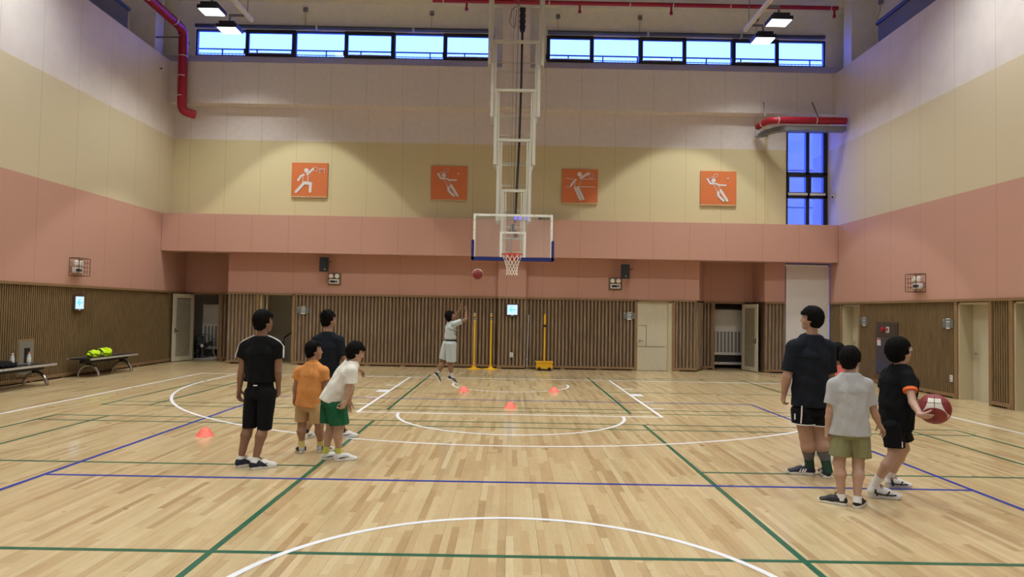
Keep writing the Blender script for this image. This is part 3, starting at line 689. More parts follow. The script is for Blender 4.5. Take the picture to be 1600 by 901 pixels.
# exit signs
M_exit = mat('exit_panel', (200, 225, 250), .4, emit=(170, 210, 255), es=.85)
M_arrow = mat('exit_arrow', (60, 190, 200), .4, emit=(70, 200, 215), es=.8)
def exit_sign(c, rz, lab):
    t = thing('exit_sign', lab, 'sign', c, rz, 'lit arrow signs')
    MB().box(-.18, .18, -.05, 0, -.18, .18).build('casing', mat('brown_casing', (84, 68, 52), .5), t, bevel=.01)
    MB().box(-.145, .145, -.056, -.05, -.135, .145).build('lit_panel', M_exit, t)
    a = MB().cap((-.07, .01), (.07, .01), .012, -.060, -.056).cap((-.07, .01), (-.01, .07), .012, -.060, -.056).cap((-.07, .01), (-.01, -.05), .012, -.060, -.056)
    a.build('arrow', M_arrow, t)
    MB().box(-.03, .03, -.06, -.05, -.165, -.14).build('test_lamp', M_whitep, t)
exit_sign(at(800.5, 484, YB - .2), 0, 'lit white exit sign with arrow on the wooden pier under the hoop')
exit_sign(onx(121, 473, XL + .02), PI / 2, 'lit white exit sign with arrow on the left slatted wall')
# room plates
M_plate = mat('room_plate', (112, 122, 122), .4, metal=.3)
for c, rz, lab in ((at(474, 484, YB - .03), 0, 'grey room plate beside the middle dark doorway'), (at(983, 493, YB - .03), 0, 'grey room plate left of the closed pale door'),
                   (onx(1351, 502, XR - .02), -PI / 2, 'grey room plate on the right wall beside the farthest doorway'), (onx(1482, 505, XR - .02), -PI / 2, 'grey room plate on the right wall left of the near pale door')):
    t = thing('room_plate', lab, 'sign', c, rz, 'grey room plates')
    MB().box(-.17, .17, -.015, 0, -.09, .09).build('plate', M_plate, t)
    MB().box(-.06, .06, -.018, -.0, .085, .105).box(-.06, .06, -.018, 0, -.115, -.085).build('clip', M_whitep, t)
    MB().box(-.05, .06, -.018, -.015, .02, .05).box(-.06, .06, -.018, -.015, -.02, -.005).box(-.15, -.12, -.018, -.015, .06, .08).box(-.05, .05, -.018, -.015, -.06, -.045).build('lettering', M_pic, t)
# outlets
for c, rz, lab in ((at(799, 554, YB - .205), 0, 'white socket low on the wooden pier'), (onx(1487, 591, XR - .015), -PI / 2, 'white socket low on the right slatted wall')):
    t = thing('wall_socket', lab, 'socket', c, rz)
    MB().box(-.045, .045, -.015, 0, -.07, .07).build('plate', M_whitep, t, bevel=.004)
    MB().lathe([(.018, 0), (.018, -.002)], 12, (0, -.015, .03), 'y').lathe([(.018, 0), (.018, -.002)], 12, (0, -.015, -.03), 'y').build('outlet_face', M_grey, t)
# fire cabinet on the right wall
t = thing('fire_cabinet', 'dark metal fire hose cabinet with red bell on the right wall', 'fire cabinet', (XR - .0, 16.57, 0), -PI / 2)
MB().box(-.47, .47, -.04, .03, .24, 1.54).build('frame', mat('cabinet_frame', (86, 76, 66), .45, metal=.3), t)
MB().box(-.42, .42, -.05, -.04, .28, 1.16).build('door', mat('cabinet_steel', (108, 104, 112), .25, metal=.6), t)
MB().box(-.42, .42, -.048, -.04, 1.2, 1.5).build('alarm_panel', mat('cabinet_brown', (88, 78, 70), .4, metal=.4), t)
MB().lathe([(.07, 0), (.07, -.02), (.03, -.04), (.01, -.045)], 20, (-.12, -.05, 1.36), 'y').build('alarm_bell', M_red, t, smooth='auto')
MB().box(.03, .15, -.06, -.05, 1.29, 1.43).build('call_point', M_whitep, t); MB().box(.05, .12, -.064, -.06, 1.32, 1.40).build('call_button', M_red, t)
MB().box(-.38, -.22, -.054, -.05, .96, 1.14).build('notice', M_pic, t); MB().box(-.38, -.22, -.056, -.05, 1.10, 1.13).build('notice_header', M_red, t)
# recessed cabinet on left wall
t = thing('wall_hatch', 'small grey framed hatch low on the left slatted wall behind the near bench', 'hatch', (XL, 13.87, .5), PI / 2)
MB().box(-.24, .24, -.02, .05, -.36, .40).build('frame', M_trim, t); MB().box(-.2, .2, -.03, -.02, -.32, .36).build('panel', mat('hatch_grey', (128, 126, 116), .5), t); MB().box(-.06, .1, -.035, -.03, -.26, .22).build('slot', M_black, t)

# posts
M_yel = mat('yellow_paint', (232, 178, 30), .4)
def post(c, lab, kind):
    t = thing('net_post', lab, 'post', c, 0)
    if kind == 0:
        MB().lathe([(.21, 0), (.21, .012), (.1, .03), (.05, .06), (.045, .10)], 28).build('base', M_yel, t, smooth='auto')
        MB().lathe([(.025, .08), (.025, 1.35)], 14).build('pole', M_yel, t, smooth='auto')
        MB().lathe([(.020, 1.35), (.020, 1.58)], 12).build('top_tube', M_whitep, t, smooth='auto')
        MB().box(-.03, .03, -.04, .04, 1.30, 1.36).box(-.026, .026, -.03, .03, 1.48, 1.54).build('collar', M_yel, t)
        MB().lathe([(.024, 1.44), (.024, 1.47)], 12).lathe([(.024, 1.39), (.024, 1.41)], 12).build('ring_band', M_black, t)
    else:
        MB().box(-.23, .23, -.18, .18, .05, .24).box(-.25, .25, -.2, .2, .22, .25).build('weight_box', M_yel, t, bevel=.008)
        for s in (-1, 1):
            for k in (-1, 1): MB().lathe([(.05, -.02), (.05, .02)], 16, (s * .14, k * .2, .05), 'y').build('wheel', M_black, t, smooth='auto')
        MB().lathe([(.024, .24), (.024, 1.25)], 14).build('pole', M_yel, t, smooth='auto')
        MB().lathe([(.030, 1.25), (.030, 1.58)], 14).build('top_tube', M_yel, t, smooth='auto')
        MB().box(-.045, .045, -.05, .05, 1.22, 1.28).build('winch', M_black, t)
    return t
post((-.98, 19.2, 0), 'yellow badminton post on round base, left of two near the shooter', 0)
post((-.51, 19.15, 0), 'yellow badminton post on round base, nearer the wooden pier', 0)
post((1.0, 19.2, 0), 'yellow post on a wheeled weight box right of the pier', 1)
t = thing('silver_pole', 'thin silver pole leaning in the corner right of the wooden pier', 'pole', (.52, 19.44, 0))
MB().tube([(0, 0, .05), (.03, .08, 1.55)], .016, 10).build('tube', mat('brushed_steel', (200, 202, 204), .4, metal=.4), t, smooth='auto'); MB().lathe([(.05, 0), (.05, .02), (.02, .05)], 14).box(-.02, .02, -.02, .02, .25, .30).build('foot', M_chrome, t)
# cones
M_cone = mat('coral_plastic', (255, 116, 100), .35, spec=.6)
def cone(px, py, lab):
    c = fl(px, py); t = thing('marker_cone', lab, 'cone', c, 0, 'coral marker cones')
    MB().lathe([(.112, 0), (.112, .005), (.104, .010), (.098, .018), (.078, .050), (.052, .086), (.040, .100), (.034, .102), (.028, .098), (.085, .012)], 28).build('cone_shell', M_cone, t, smooth='auto')
cone(320, 680.5, 'coral marker cone alone on the left by the blue line'); cone(724.5, 611, 'coral marker cone at the jumping boy\'s feet')
cone(797.5, 637, 'coral marker cone in line with the hoop, nearer than the other two below it'); cone(865.5, 612, 'coral marker cone right of the hoop on the white arc')
# benches
M_bench = mat('bench_black', (30, 30, 32), .45)
M_bedge = mat('bench_silver', (215, 215, 212), .3, metal=.5)
def bench(y0, y1, xc, lab):
    t = thing('arch_leg_bench', lab, 'bench', (xc, (y0 + y1) / 2, 0)); L = (y1 - y0) / 2; n = 3; w = .25
    for i in range(n):
        a, b_ = -L + i * 2 * L / n + .012, -L + (i + 1) * 2 * L / n - .012
        MB().box(-w, w - .02, a, b_, .40, .425).build('seat', M_bench, t, bevel=.008)
        build_each(MB().box(w - .02, w + .02, a, b_, .392, .43).box(-w - .02, -w, a, b_, .392, .43), 'seat_edge', M_bedge, t)
    MB().box(-.05, .05, -L + .08, L - .08, .31, .385).box(-.2, .2, -L + .45, -L + .53, .38, .40).box(-.2, .2, L - .53, L - .45, .38, .40).build('beam', M_black, t)
    for y in (-L + .34, L - .24):
        P = [(.235 * math.cos(a), y, .26 * math.sin(a)) for a in np.linspace(0, PI, 22)]
        MB().tube(P, .032, 12).build('leg', M_chrome, t, smooth='auto')
        MB().box(-.04, .04, y - .05, y + .05, .26, .36).build('leg_clamp', M_black, t)
    return t
b1 = bench(11.6, 13.8, -9.40, 'black bench with chrome arch legs holding dark clothes, cut by the left edge')
b2 = bench(15.05, 16.95, -9.48, 'black bench with chrome arch legs holding the neon bag')
def bottle(loc, lab, cap, h=.24):
    t = thing('drink_bottle', lab, 'bottle', loc)
    MB().lathe([(.028, 0), (.034, .01), (.034, h * .62), (.03, h * .72), (.014, h * .86), (.014, h * .92)], 18).build('bottle_body', mat('bottle_clear', (215, 220, 225), .15, alpha=.75), t, smooth='auto')
    MB().lathe([(.0345, h * .25), (.0345, h * .58)], 18).build('bottle_label', M_whitep, t, smooth='auto')
    MB().lathe([(.018, h * .9), (.018, h)], 14).build('bottle_cap', cap, t, smooth='auto')
bottle((-9.36, 13.3, .426), 'white drink bottle with orange cap on the near bench', mat('orange_cap', (235, 90, 40), .4), .26)
bottle((-9.55, 13.12, .426), 'clear water bottle behind the dark clothes on the near bench', M_whitep, .24)
# ---- basketball goal
XG, YG = .045, 15.3
M_frame = mat('goal_frame_paint', (196, 194, 180), .45)
M_padblue = mat('blue_pad', (22, 34, 104), .5)
g = thing('basketball_goal', 'ceiling-hung white telescopic mast carrying the backboard and hoop', 'basketball goal', (XG, YG, 0))
def bxz(px0, px1, Y): return at(px0, 200, Y)[0] - XG, at(px1, 200, Y)[0] - XG
def zat(py, Y): return at(805, py, Y)[2]
secs = [(763.5, 852.5, -150, 100, 0), (768.5, 847, 63, 182, 1), (774, 840, 139, 257, 2), (779, 834, 217, 345, 3), (784.5, 824, 296, 402, 4)]
for (pa, pb, ya, yb, i) in secs:
    Yf, Yb_ = .45 + i * .03, 1.35 - i * .09
    hw = (pb - pa) / 2 * (YG + Yf) / FOC; zt, zb = zat(ya, YG + Yf), zat(yb, YG + Yf); zt = min(zt, ZC - .02)
    s = MB(); pw = .075
    for sx in (-1, 1):
        for y in (Yf, Yb_):
            s.box(sx * hw - (pw if sx > 0 else 0), sx * hw + (0 if sx > 0 else pw), y, y + .05, zb, zt)
        s.box(sx * (hw - .11) - .014, sx * (hw - .11) + .014, Yf + .01, Yf + .05, zb, zt)
        for zz in (zb + .02, zt - .02): s.box(sx * hw - (.03 if sx > 0 else 0), sx * hw + (0 if sx > 0 else .03), Yf + .05, Yb_, zz - .012, zz + .012)
    s.box(-hw - .004, hw + .004, Yf - .006, Yf + .055, zt - .06, zt + .004)
    if i == 4: s.box(-hw + .08, hw - .08, Yf + .004, Yf + .046, zb + .55, zb + .60).box(-hw + .08, hw - .08, Yf + .004, Yf + .046, zb + .42, zb + .47).box(-hw + .08, hw - .08, Yf + .004, Yf + .046, zb + .01, zb + .06)
    for fr_ in (.10, .48, .74): zz = zb + (zt - zb) * fr_; s.box(-hw + .07, hw - .07, Yb_ + .004, Yb_ + .044, zz - .016, zz + .016)
    s.build('mast_section', M_frame, g)
ca = MB()
ca.tube([(.02 - .1, .9, 10.9), (-.06, .8, 3.6)], .006, 6).tube([(.06, .9, 10.9), (.0, .8, 3.9)], .01, 6)
build_each(ca, 'steel_cable', M_grey, g)
h = MB(); zt = zat(22, YG + .7); P = [(.14, .7, zt), (.135, .68, zt - 1.6), (.11, .66, zt - 3.2), (.06, .62, zt - 4.6), (.04, .5, 3.72)]
h.tube(P, .028, 10); hb = h.build('black_hose', M_black, g, smooth='auto')
b_ = MB()
for i in range(8): b_.lathe([(.075 if i % 2 else .06, zt - .42 + i * .07), (.075 if i % 2 else .06, zt - .42 + i * .07 + .07)], 12, (.14, .7, 0))
b_.build('hose_bellows', M_black, g)
MB().tube([(.14, .7, zt + .1), (.05, .72, zt + .25), (-.12, .7, zt + .1), (-.18, .7, zt - .2), (-.05, .7, zt - .35), (.0, .7, zt + .1)], .008, 6).build('loose_wire', M_black, g)
MB().tube([(-.03, .5, 3.68), (-.045, .15, 2.98)], .016, 8).build('brace_rod', M_grey, g)
MB().box(-.1, .08, .42, .50, 3.50, 3.54).box(-.03, .03, .40, .52, 3.48, 3.68).box(.02, .11, .42, .5, 3.36, 3.46).build('actuator', mat('actuator_grey', (86, 86, 82), .5, metal=.3), g)
# board
bb = thing('backboard', None, None, (0, 0, 0)); bb.parent = g
for k in ('label', 'category'):
    if k in bb: del bb[k]
Z0, Z1 = 2.80, 3.84
M_bglass = mat('board_glass', (235, 240, 238), .08, alpha=.06, spec=.5)
MB().box(-.90, .90, -.0, .012, Z0, Z1).build('board_glass', M_bglass, bb)
fr = MB().box(-.90, .90, -.006, .03, Z1 - .05, Z1).box(-.90, .90, -.006, .03, Z0, Z0 + .05).box(-.90, -.85, -.006, .03, Z0 + .05, Z1 - .05).box(.85, .90, -.006, .03, Z0 + .05, Z1 - .05)
fr.box(-.295, .295, -.006, .03, 3.40, 3.44).box(-.295, -.245, -.006, .03, Z0 + .05, 3.40).box(.245, .295, -.006, .03, Z0 + .05, 3.40)
fr.build('board_frame', mat('board_white', (226, 228, 222), .4), bb)
bo = MB()
for x in (-.8, -.48, -.16, .16, .48, .8): bo.lathe([(.008, 0), (.008, -.006)], 8, (x, -.006, Z1 - .025), 'y')
for x in (-.875, .875):
    for zz in (3.2, 3.47, 3.7): bo.lathe([(.008, 0), (.008, -.006)], 8, (x, -.006, zz), 'y')
for x in (-.18, .18): bo.lathe([(.008, 0), (.008, -.006)], 8, (x, -.006, 3.42), 'y')
build_each(bo, 'bolt', M_black, bb)
pad = MB(); pad.cap((-.90, Z0 + .02), (.90, Z0 + .02), .042, -.025, .05); pad.cap((-.905, Z0 + .02), (-.905, 3.22), .030, -.025, .05); pad.cap((.905, Z0 + .02), (.905, 3.22), .030, -.025, .05)
pad.build('blue_edge_pad', M_padblue, bb)
lg = MB(); E_ = lambda c, rx, rz, w: lg.tube([(c[0] + rx * math.cos(k * PI / 10), -.010, c[1] + rz * math.sin(k * PI / 10)) for k in range(20)], w, 5, closed=True)
E_((.600, 3.752), .032, .020, .006); lg.box(.60, .625, -.012, -.006, 3.744, 3.760)
for x0, w_, z0, z1 in ((.645, .014, 3.742, 3.764), (.668, .020, 3.744, 3.760), (.697, .022, 3.744, 3.764), (.728, .018, 3.742, 3.760), (.755, .016, 3.742, 3.766), (.780, .030, 3.742, 3.764)): lg.box(x0, x0 + w_, -.012, -.006, z0, z1)
for x0, w_ in ((.605, .02), (.655, .04), (.70, .05), (.765, .02), (.795, .02)): lg.box(x0, x0 + w_, -.012, -.006, 3.722, 3.730)
lg.build('maker_lettering', M_black, bb)
M_dig = mat('clock_digits', (90, 90, 255), .4, emit=(110, 110, 255), es=2.2)
ck = MB()
for x0 in (.02, .12, .25, .31):
    w = .05 if x0 < .2 else .025
    ck.box(x0, x0 + w, -.01, .0, 3.725, 3.735).box(x0, x0 + w, -.01, 0, 3.765, 3.775) if x0 < .2 else None
    ck.box(x0 + w - .008, x0 + w, -.01, 0, 3.72, 3.78)
ck.box(.04, .048, -.01, 0, 3.72, 3.78)
ck.build('clock_digits', M_dig, bb)
MB().box(-.16, .36, .032, .09, 3.69, 3.81).build('clock_box', mat('smoky', (150, 150, 150), .3, alpha=.15), bb)
# ring and net
M_ring = mat('ring_orange', (196, 66, 44), .4)
rg = thing('ring', None, None, (-.01, -.42, 2.90)); rg.parent = g
RR = .228
r_ = MB().tube([(RR * math.cos(a), RR * math.sin(a), 0) for a in np.linspace(0, 2 * PI, 49)[:-1]], .010, 8, closed=True)
r_.tube([(RR * math.cos(a), RR * math.sin(a), -.03) for a in np.linspace(0, 2 * PI, 49)[:-1]], .006, 6, closed=True)
r_.build('hoop_rim', M_ring, rg, smooth='auto')
MB().box(-.09, .09, .36, .415, -.14, .04).box(-.09, .09, .23, .40, -.006, .006).bar((-.08, .38, -.10), (-.17, .14, -.02), .012, .03).bar((.08, .38, -.10), (.17, .14, -.02), .012, .03).build('rim_mount', M_ring, rg)
nt_ = MB(); NN = 12; lv = 7; rad = [RR, .19, .165, .148, .136, .128, .13]; zz = [-.02, -.11, -.19, -.265, -.335, -.40, -.465]
rad = [RR - .005, .185, .155, .135, .122, .118, .128]
for k in range(NN):
    for sgn in (-1, 1):
        P = []
        for j in range(lv):
            a = 2 * PI * (k + sgn * j * .5) / NN; P.append((rad[j] * math.cos(a), rad[j] * math.sin(a), zz[j]))
        nt_.tube(P, .0042, 5)
nt_.build('net', mat('net_cord', (236, 236, 232), .7), rg)
# ================================================================== SIGNED-DISTANCE MODELLING (people, shoes, bags)
def nrm(v): v = np.array(v, float); return v / (np.linalg.norm(v) + 1e-12)
class Field:
    def __init__(s, lo, hi, h):
        s.lo = np.array(lo, float); s.h = h; n = np.ceil((np.array(hi) - s.lo) / h).astype(int) + 1
        s.ax = [(s.lo[i] + h * np.arange(n[i])).astype(np.float32) for i in range(3)]
        s.v = np.full(n, .08, np.float32)
    def _win(s, lo, hi):
        sl = []
        for i in range(3):
            a = max(0, int((lo[i] - s.lo[i]) / s.h)); b = min(len(s.ax[i]), int((hi[i] - s.lo[i]) / s.h) + 2)
            if b <= a: return None
            sl.append(slice(a, b))
        return tuple(sl)
    def put(s, fn, lo, hi, k=.01, op='u', pad=.05):
        w = s._win(np.array(lo) - pad, np.array(hi) + pad)
        if w is None: return
        X, Y, Z = s.ax[0][w[0]][:, None, None], s.ax[1][w[1]][None, :, None], s.ax[2][w[2]][None, None, :]
        d = fn(X, Y, Z).astype(np.float32); a = s.v[w]
        if op == 'u':
            hh = np.maximum(k - np.abs(a - d), 0) / k if k > 0 else 0
            s.v[w] = np.minimum(a, d) - (hh * hh * k * .25 if k > 0 else 0)
        elif op == 'c': s.v[w] = np.maximum(a, -d)
        elif op == 'i': s.v[w] = np.maximum(a, d)
    def cone(s, a, b, ra, rb, k=.01, cuts=()):
        a, b = np.array(a, float), np.array(b, float); ab = b - a; L2 = ab @ ab + 1e-12
        def fn(X, Y, Z):
            x, y, z = X - a[0], Y - a[1], Z - a[2]; t = np.clip((x * ab[0] + y * ab[1] + z * ab[2]) / L2, 0, 1)
            d = np.sqrt((x - t * ab[0]) ** 2 + (y - t * ab[1]) ** 2 + (z - t * ab[2]) ** 2) - (ra + t * (rb - ra))
            for p, n in cuts: d = np.maximum(d, (X - p[0]) * n[0] + (Y - p[1]) * n[1] + (Z - p[2]) * n[2])
            return d
        r = max(ra, rb); s.put(fn, np.minimum(a, b) - r, np.maximum(a, b) + r, k)
    def eseg(s, a, b, R, wa, da, wb, db, cap=.05, k=.02, cuts=(), disp=None):
        """elliptical segment: half width along R, half depth perpendicular"""
        a, b = np.array(a, float), np.array(b, float); ab = b - a; L = np.linalg.norm(ab); U = ab / L
        R = nrm(np.array(R) - U * (np.array(R) @ U)); F = np.cross(U, R)
        def fn(X, Y, Z):
            x, y, z = X - a[0], Y - a[1], Z - a[2]; q = x * U[0] + y * U[1] + z * U[2]; t = np.clip(q / L, 0, 1); w = q - t * L
            r_ = x * R[0] + y * R[1] + z * R[2]; f_ = x * F[0] + y * F[1] + z * F[2]
            W_, D_ = wa + t * (wb - wa), da + t * (db - da)
            e = np.sqrt((r_ / W_) ** 2 + (f_ / D_) ** 2 + (w / cap) ** 2); d = (e - 1) * np.minimum(W_, D_)
            if disp is not None: d = d + disp(r_, f_, q)
            for p, n in cuts: d = np.maximum(d, (X - p[0]) * n[0] + (Y - p[1]) * n[1] + (Z - p[2]) * n[2])
            return d
        r = max(wa, wb, da, db, cap); s.put(fn, np.minimum(a, b) - r, np.maximum(a, b) + r, k)
    def ell(s, c, M, r, k=.01, op='u', disp=None, cutfn=None):
        """ellipsoid centre c, axes rows of M, radii r"""
        c = np.array(c, float); M = np.array(M, float)
        def fn(X, Y, Z):
            x, y, z = X - c[0], Y - c[1], Z - c[2]
            u = [x * M[i][0] + y * M[i][1] + z * M[i][2] for i in range(3)]
            e = np.sqrt((u[0] / r[0]) ** 2 + (u[1] / r[1]) ** 2 + (u[2] / r[2]) ** 2); d = (e - 1) * min(r)
            if disp is not None: d = d + disp(u)
            if cutfn is not None: d = cutfn(u, d)
            return d
        m = max(r); s.put(fn, c - m, c + m, k, op)
    def mesh(s):
        v = s.v; v[[0, -1]] = .08; v[:, [0, -1]] = .08; v[:, :, [0, -1]] = .08
        n = v.shape; inn = v < 0
        c = [inn[i:n[0] - 1 + i, j:n[1] - 1 + j, k:n[2] - 1 + k] for i in (0, 1) for j in (0, 1) for k in (0, 1)]
        cnt = np.zeros(c[0].shape, np.int8)
        for q in c: cnt += q
        act = (cnt > 0) & (cnt < 8); I = np.argwhere(act)
        idx = np.full(act.shape, -1, np.int64); idx[act] = np.arange(len(I))
        off = np.array([(i, j, k) for i in (0, 1) for j in (0, 1) for k in (0, 1)])
        cv = np.stack([v[I[:, 0] + o[0], I[:, 1] + o[1], I[:, 2] + o[2]] for o in off], 1)
        P = np.zeros((len(I), 3)); N = np.zeros(len(I))
        for a in range(8):
            for b in range(a + 1, 8):
                if np.abs(off[a] - off[b]).sum() != 1: continue
                m = (cv[:, a] < 0) != (cv[:, b] < 0); t = cv[m, a] / (cv[m, a] - cv[m, b])
                P[m] += off[a] + t[:, None] * (off[b] - off[a]); N[m] += 1
        P = s.lo + s.h * (I + P / N[:, None]); F = []
        for ax in range(3):
            b_, c_ = (ax + 1) % 3, (ax + 2) % 3
            sl0 = [slice(None)] * 3; sl1 = [slice(None)] * 3; sl0[ax] = slice(0, n[ax] - 1); sl1[ax] = slice(1, n[ax])
            ch = inn[tuple(sl0)] != inn[tuple(sl1)]; E = np.argwhere(ch)
            E = E[(E[:, b_] > 0) & (E[:, c_] > 0) & (E[:, b_] < n[b_] - 1) & (E[:, c_] < n[c_] - 1)]
            def g(db, dc):
                Q = E.copy(); Q[:, b_] += db; Q[:, c_] += dc; return idx[Q[:, 0], Q[:, 1], Q[:, 2]]
            q = np.stack([g(-1, -1), g(0, -1), g(0, 0), g(-1, 0)], 1)
            fl_ = ~inn[E[:, 0], E[:, 1], E[:, 2]]; q[fl_] = q[fl_][:, ::-1]; F.append(q)
        return P, np.concatenate(F)
def sdf_obj(name, parts, m, parent=None, origin=(0, 0, 0)):
    V = []; F = []; o = 0
    for P, Q in parts: V.append(P); F.append(Q + o); o += len(P)
    V = (np.concatenate(V) - np.array(origin)).astype(np.float32); F = np.concatenate(F).astype(np.int32)
    me = bpy.data.meshes.new(name); me.vertices.add(len(V)); me.vertices.foreach_set('co', V.ravel())
    me.loops.add(F.size); me.loops.foreach_set('vertex_index', F.ravel()); me.polygons.add(len(F))
    me.polygons.foreach_set('loop_start', np.arange(0, F.size, 4, dtype=np.int32)); me.polygons.foreach_set('loop_total', np.full(len(F), 4, np.int32))
    me.update(calc_edges=True); me.validate(); me.shade_smooth(); me.materials.append(m)
    ob = bpy.data.objects.new(name, me); COL.objects.link(ob)
    if parent: ob.parent = parent
    return ob
def rotm(R, F, U): return np.array([R, F, U])
def frame(az, pitch=0, roll=0):
    """az: heading in degrees, 0 = away from camera (+Y), 90 = +X.  returns right, forward, up"""
    a, p, r = map(math.radians, (az, pitch, roll))
    F = np.array([math.sin(a) * math.cos(p), math.cos(a) * math.cos(p), math.sin(p)]); R = np.array([math.cos(a), -math.sin(a), 0]); U = np.cross(R, F)
    R2 = R * math.cos(r) + U * math.sin(r); U2 = U * math.cos(r) - R * math.sin(r); return R2, F, U2

# ---- hand
def hand(wrist, D, N, side, sc, curl=(.35, .45, .3), spread=.09, thumb=.5):
    """D direction of the hand, N palm normal (the way fingers curl), side +1: thumb toward cross(D,N)"""
    D = nrm(D); N = nrm(np.array(N) - D * (np.array(N) @ D)); T = np.cross(D, N) * side
    w = np.array(wrist, float); h = .0032 * (1 if sc > .9 else 1)
    f = Field(w - .17 * sc, w + .23 * sc, h) if False else Field(w + D * .09 * sc - .135 * sc, w + D * .09 * sc + .135 * sc, h)
    kn = []
    for i, (t, l) in enumerate(((.030, .086), (.011, .090), (-.009, .086), (-.028, .078))):
        k = w + (D * l + T * t * (1.0) + N * (-.004 if i in (1, 2) else 0)) * sc
        f.cone(w + (D * .008 + T * t * .5) * sc, k, .0155 * sc, .0115 * sc, .018); kn.append(k)
    f.cone(w - D * .03 * sc, w + D * .02 * sc, .022 * sc, .021 * sc, .015)
    for i, (k, ls) in enumerate(zip(kn, ((.040, .024, .019), (.044, .028, .020), (.041, .026, .020), (.032, .019, .017)))):
        a = 0; p = k; r = (.0098, .0096, .0092, .0082)[i] * sc
        sp = (1.5 - i) * spread
        for j, L in enumerate(ls):
            a += curl[j] * (1 + .12 * i); d = (D * math.cos(a) + N * math.sin(a)); d = nrm(d + T * sp * math.cos(a)); q = p + d * L * sc
            f.cone(p, q, r, r * .88, .004 if j else .006); p = q; r *= .9
    p = w + (D * .018 + T * .026 + N * .006) * sc; d = nrm(D * .75 + T * (.65 * thumb + .2) + N * .3)
    q = p + d * .036 * sc; f.cone(w + (D * .01 + T * .012) * sc, p, .015 * sc, .0135 * sc, .012); f.cone(p, q, .013 * sc, .0105 * sc, .008)
    d2 = nrm(d + D * .3 + N * .25); q2 = q + d2 * .027 * sc; f.cone(q, q2, .0105 * sc, .0092 * sc, .004); d3 = nrm(d2 + D * .2 + N * .3); f.cone(q2, q2 + d3 * .02 * sc, .0092 * sc, .0078 * sc, .004)
    return f.mesh()

SKIN = {}
def skin(name, c): return mat('skin_' + name, c, .55, noise=.04, nscale=14, spec=.35)
def cloth(name, c, b=.35, n=.06, ns=60): return mat('cloth_' + name, c, .92, noise=n, nscale=ns, bump=b, bscale=500, spec=.15)
M_hair = mat('black_hair', (15, 14, 15), .72, noise=.3, nscale=60, stretch=(3, 3, .6), spec=.08, bump=.6, bscale=120)
M_eye = mat('eye_dark', (28, 20, 16), .2); M_eyew = mat('eye_white', (220, 215, 208), .3); M_lip = mat('lips', (168, 98, 88), .5); M_brow = mat('eyebrow', (40, 30, 28), .8)

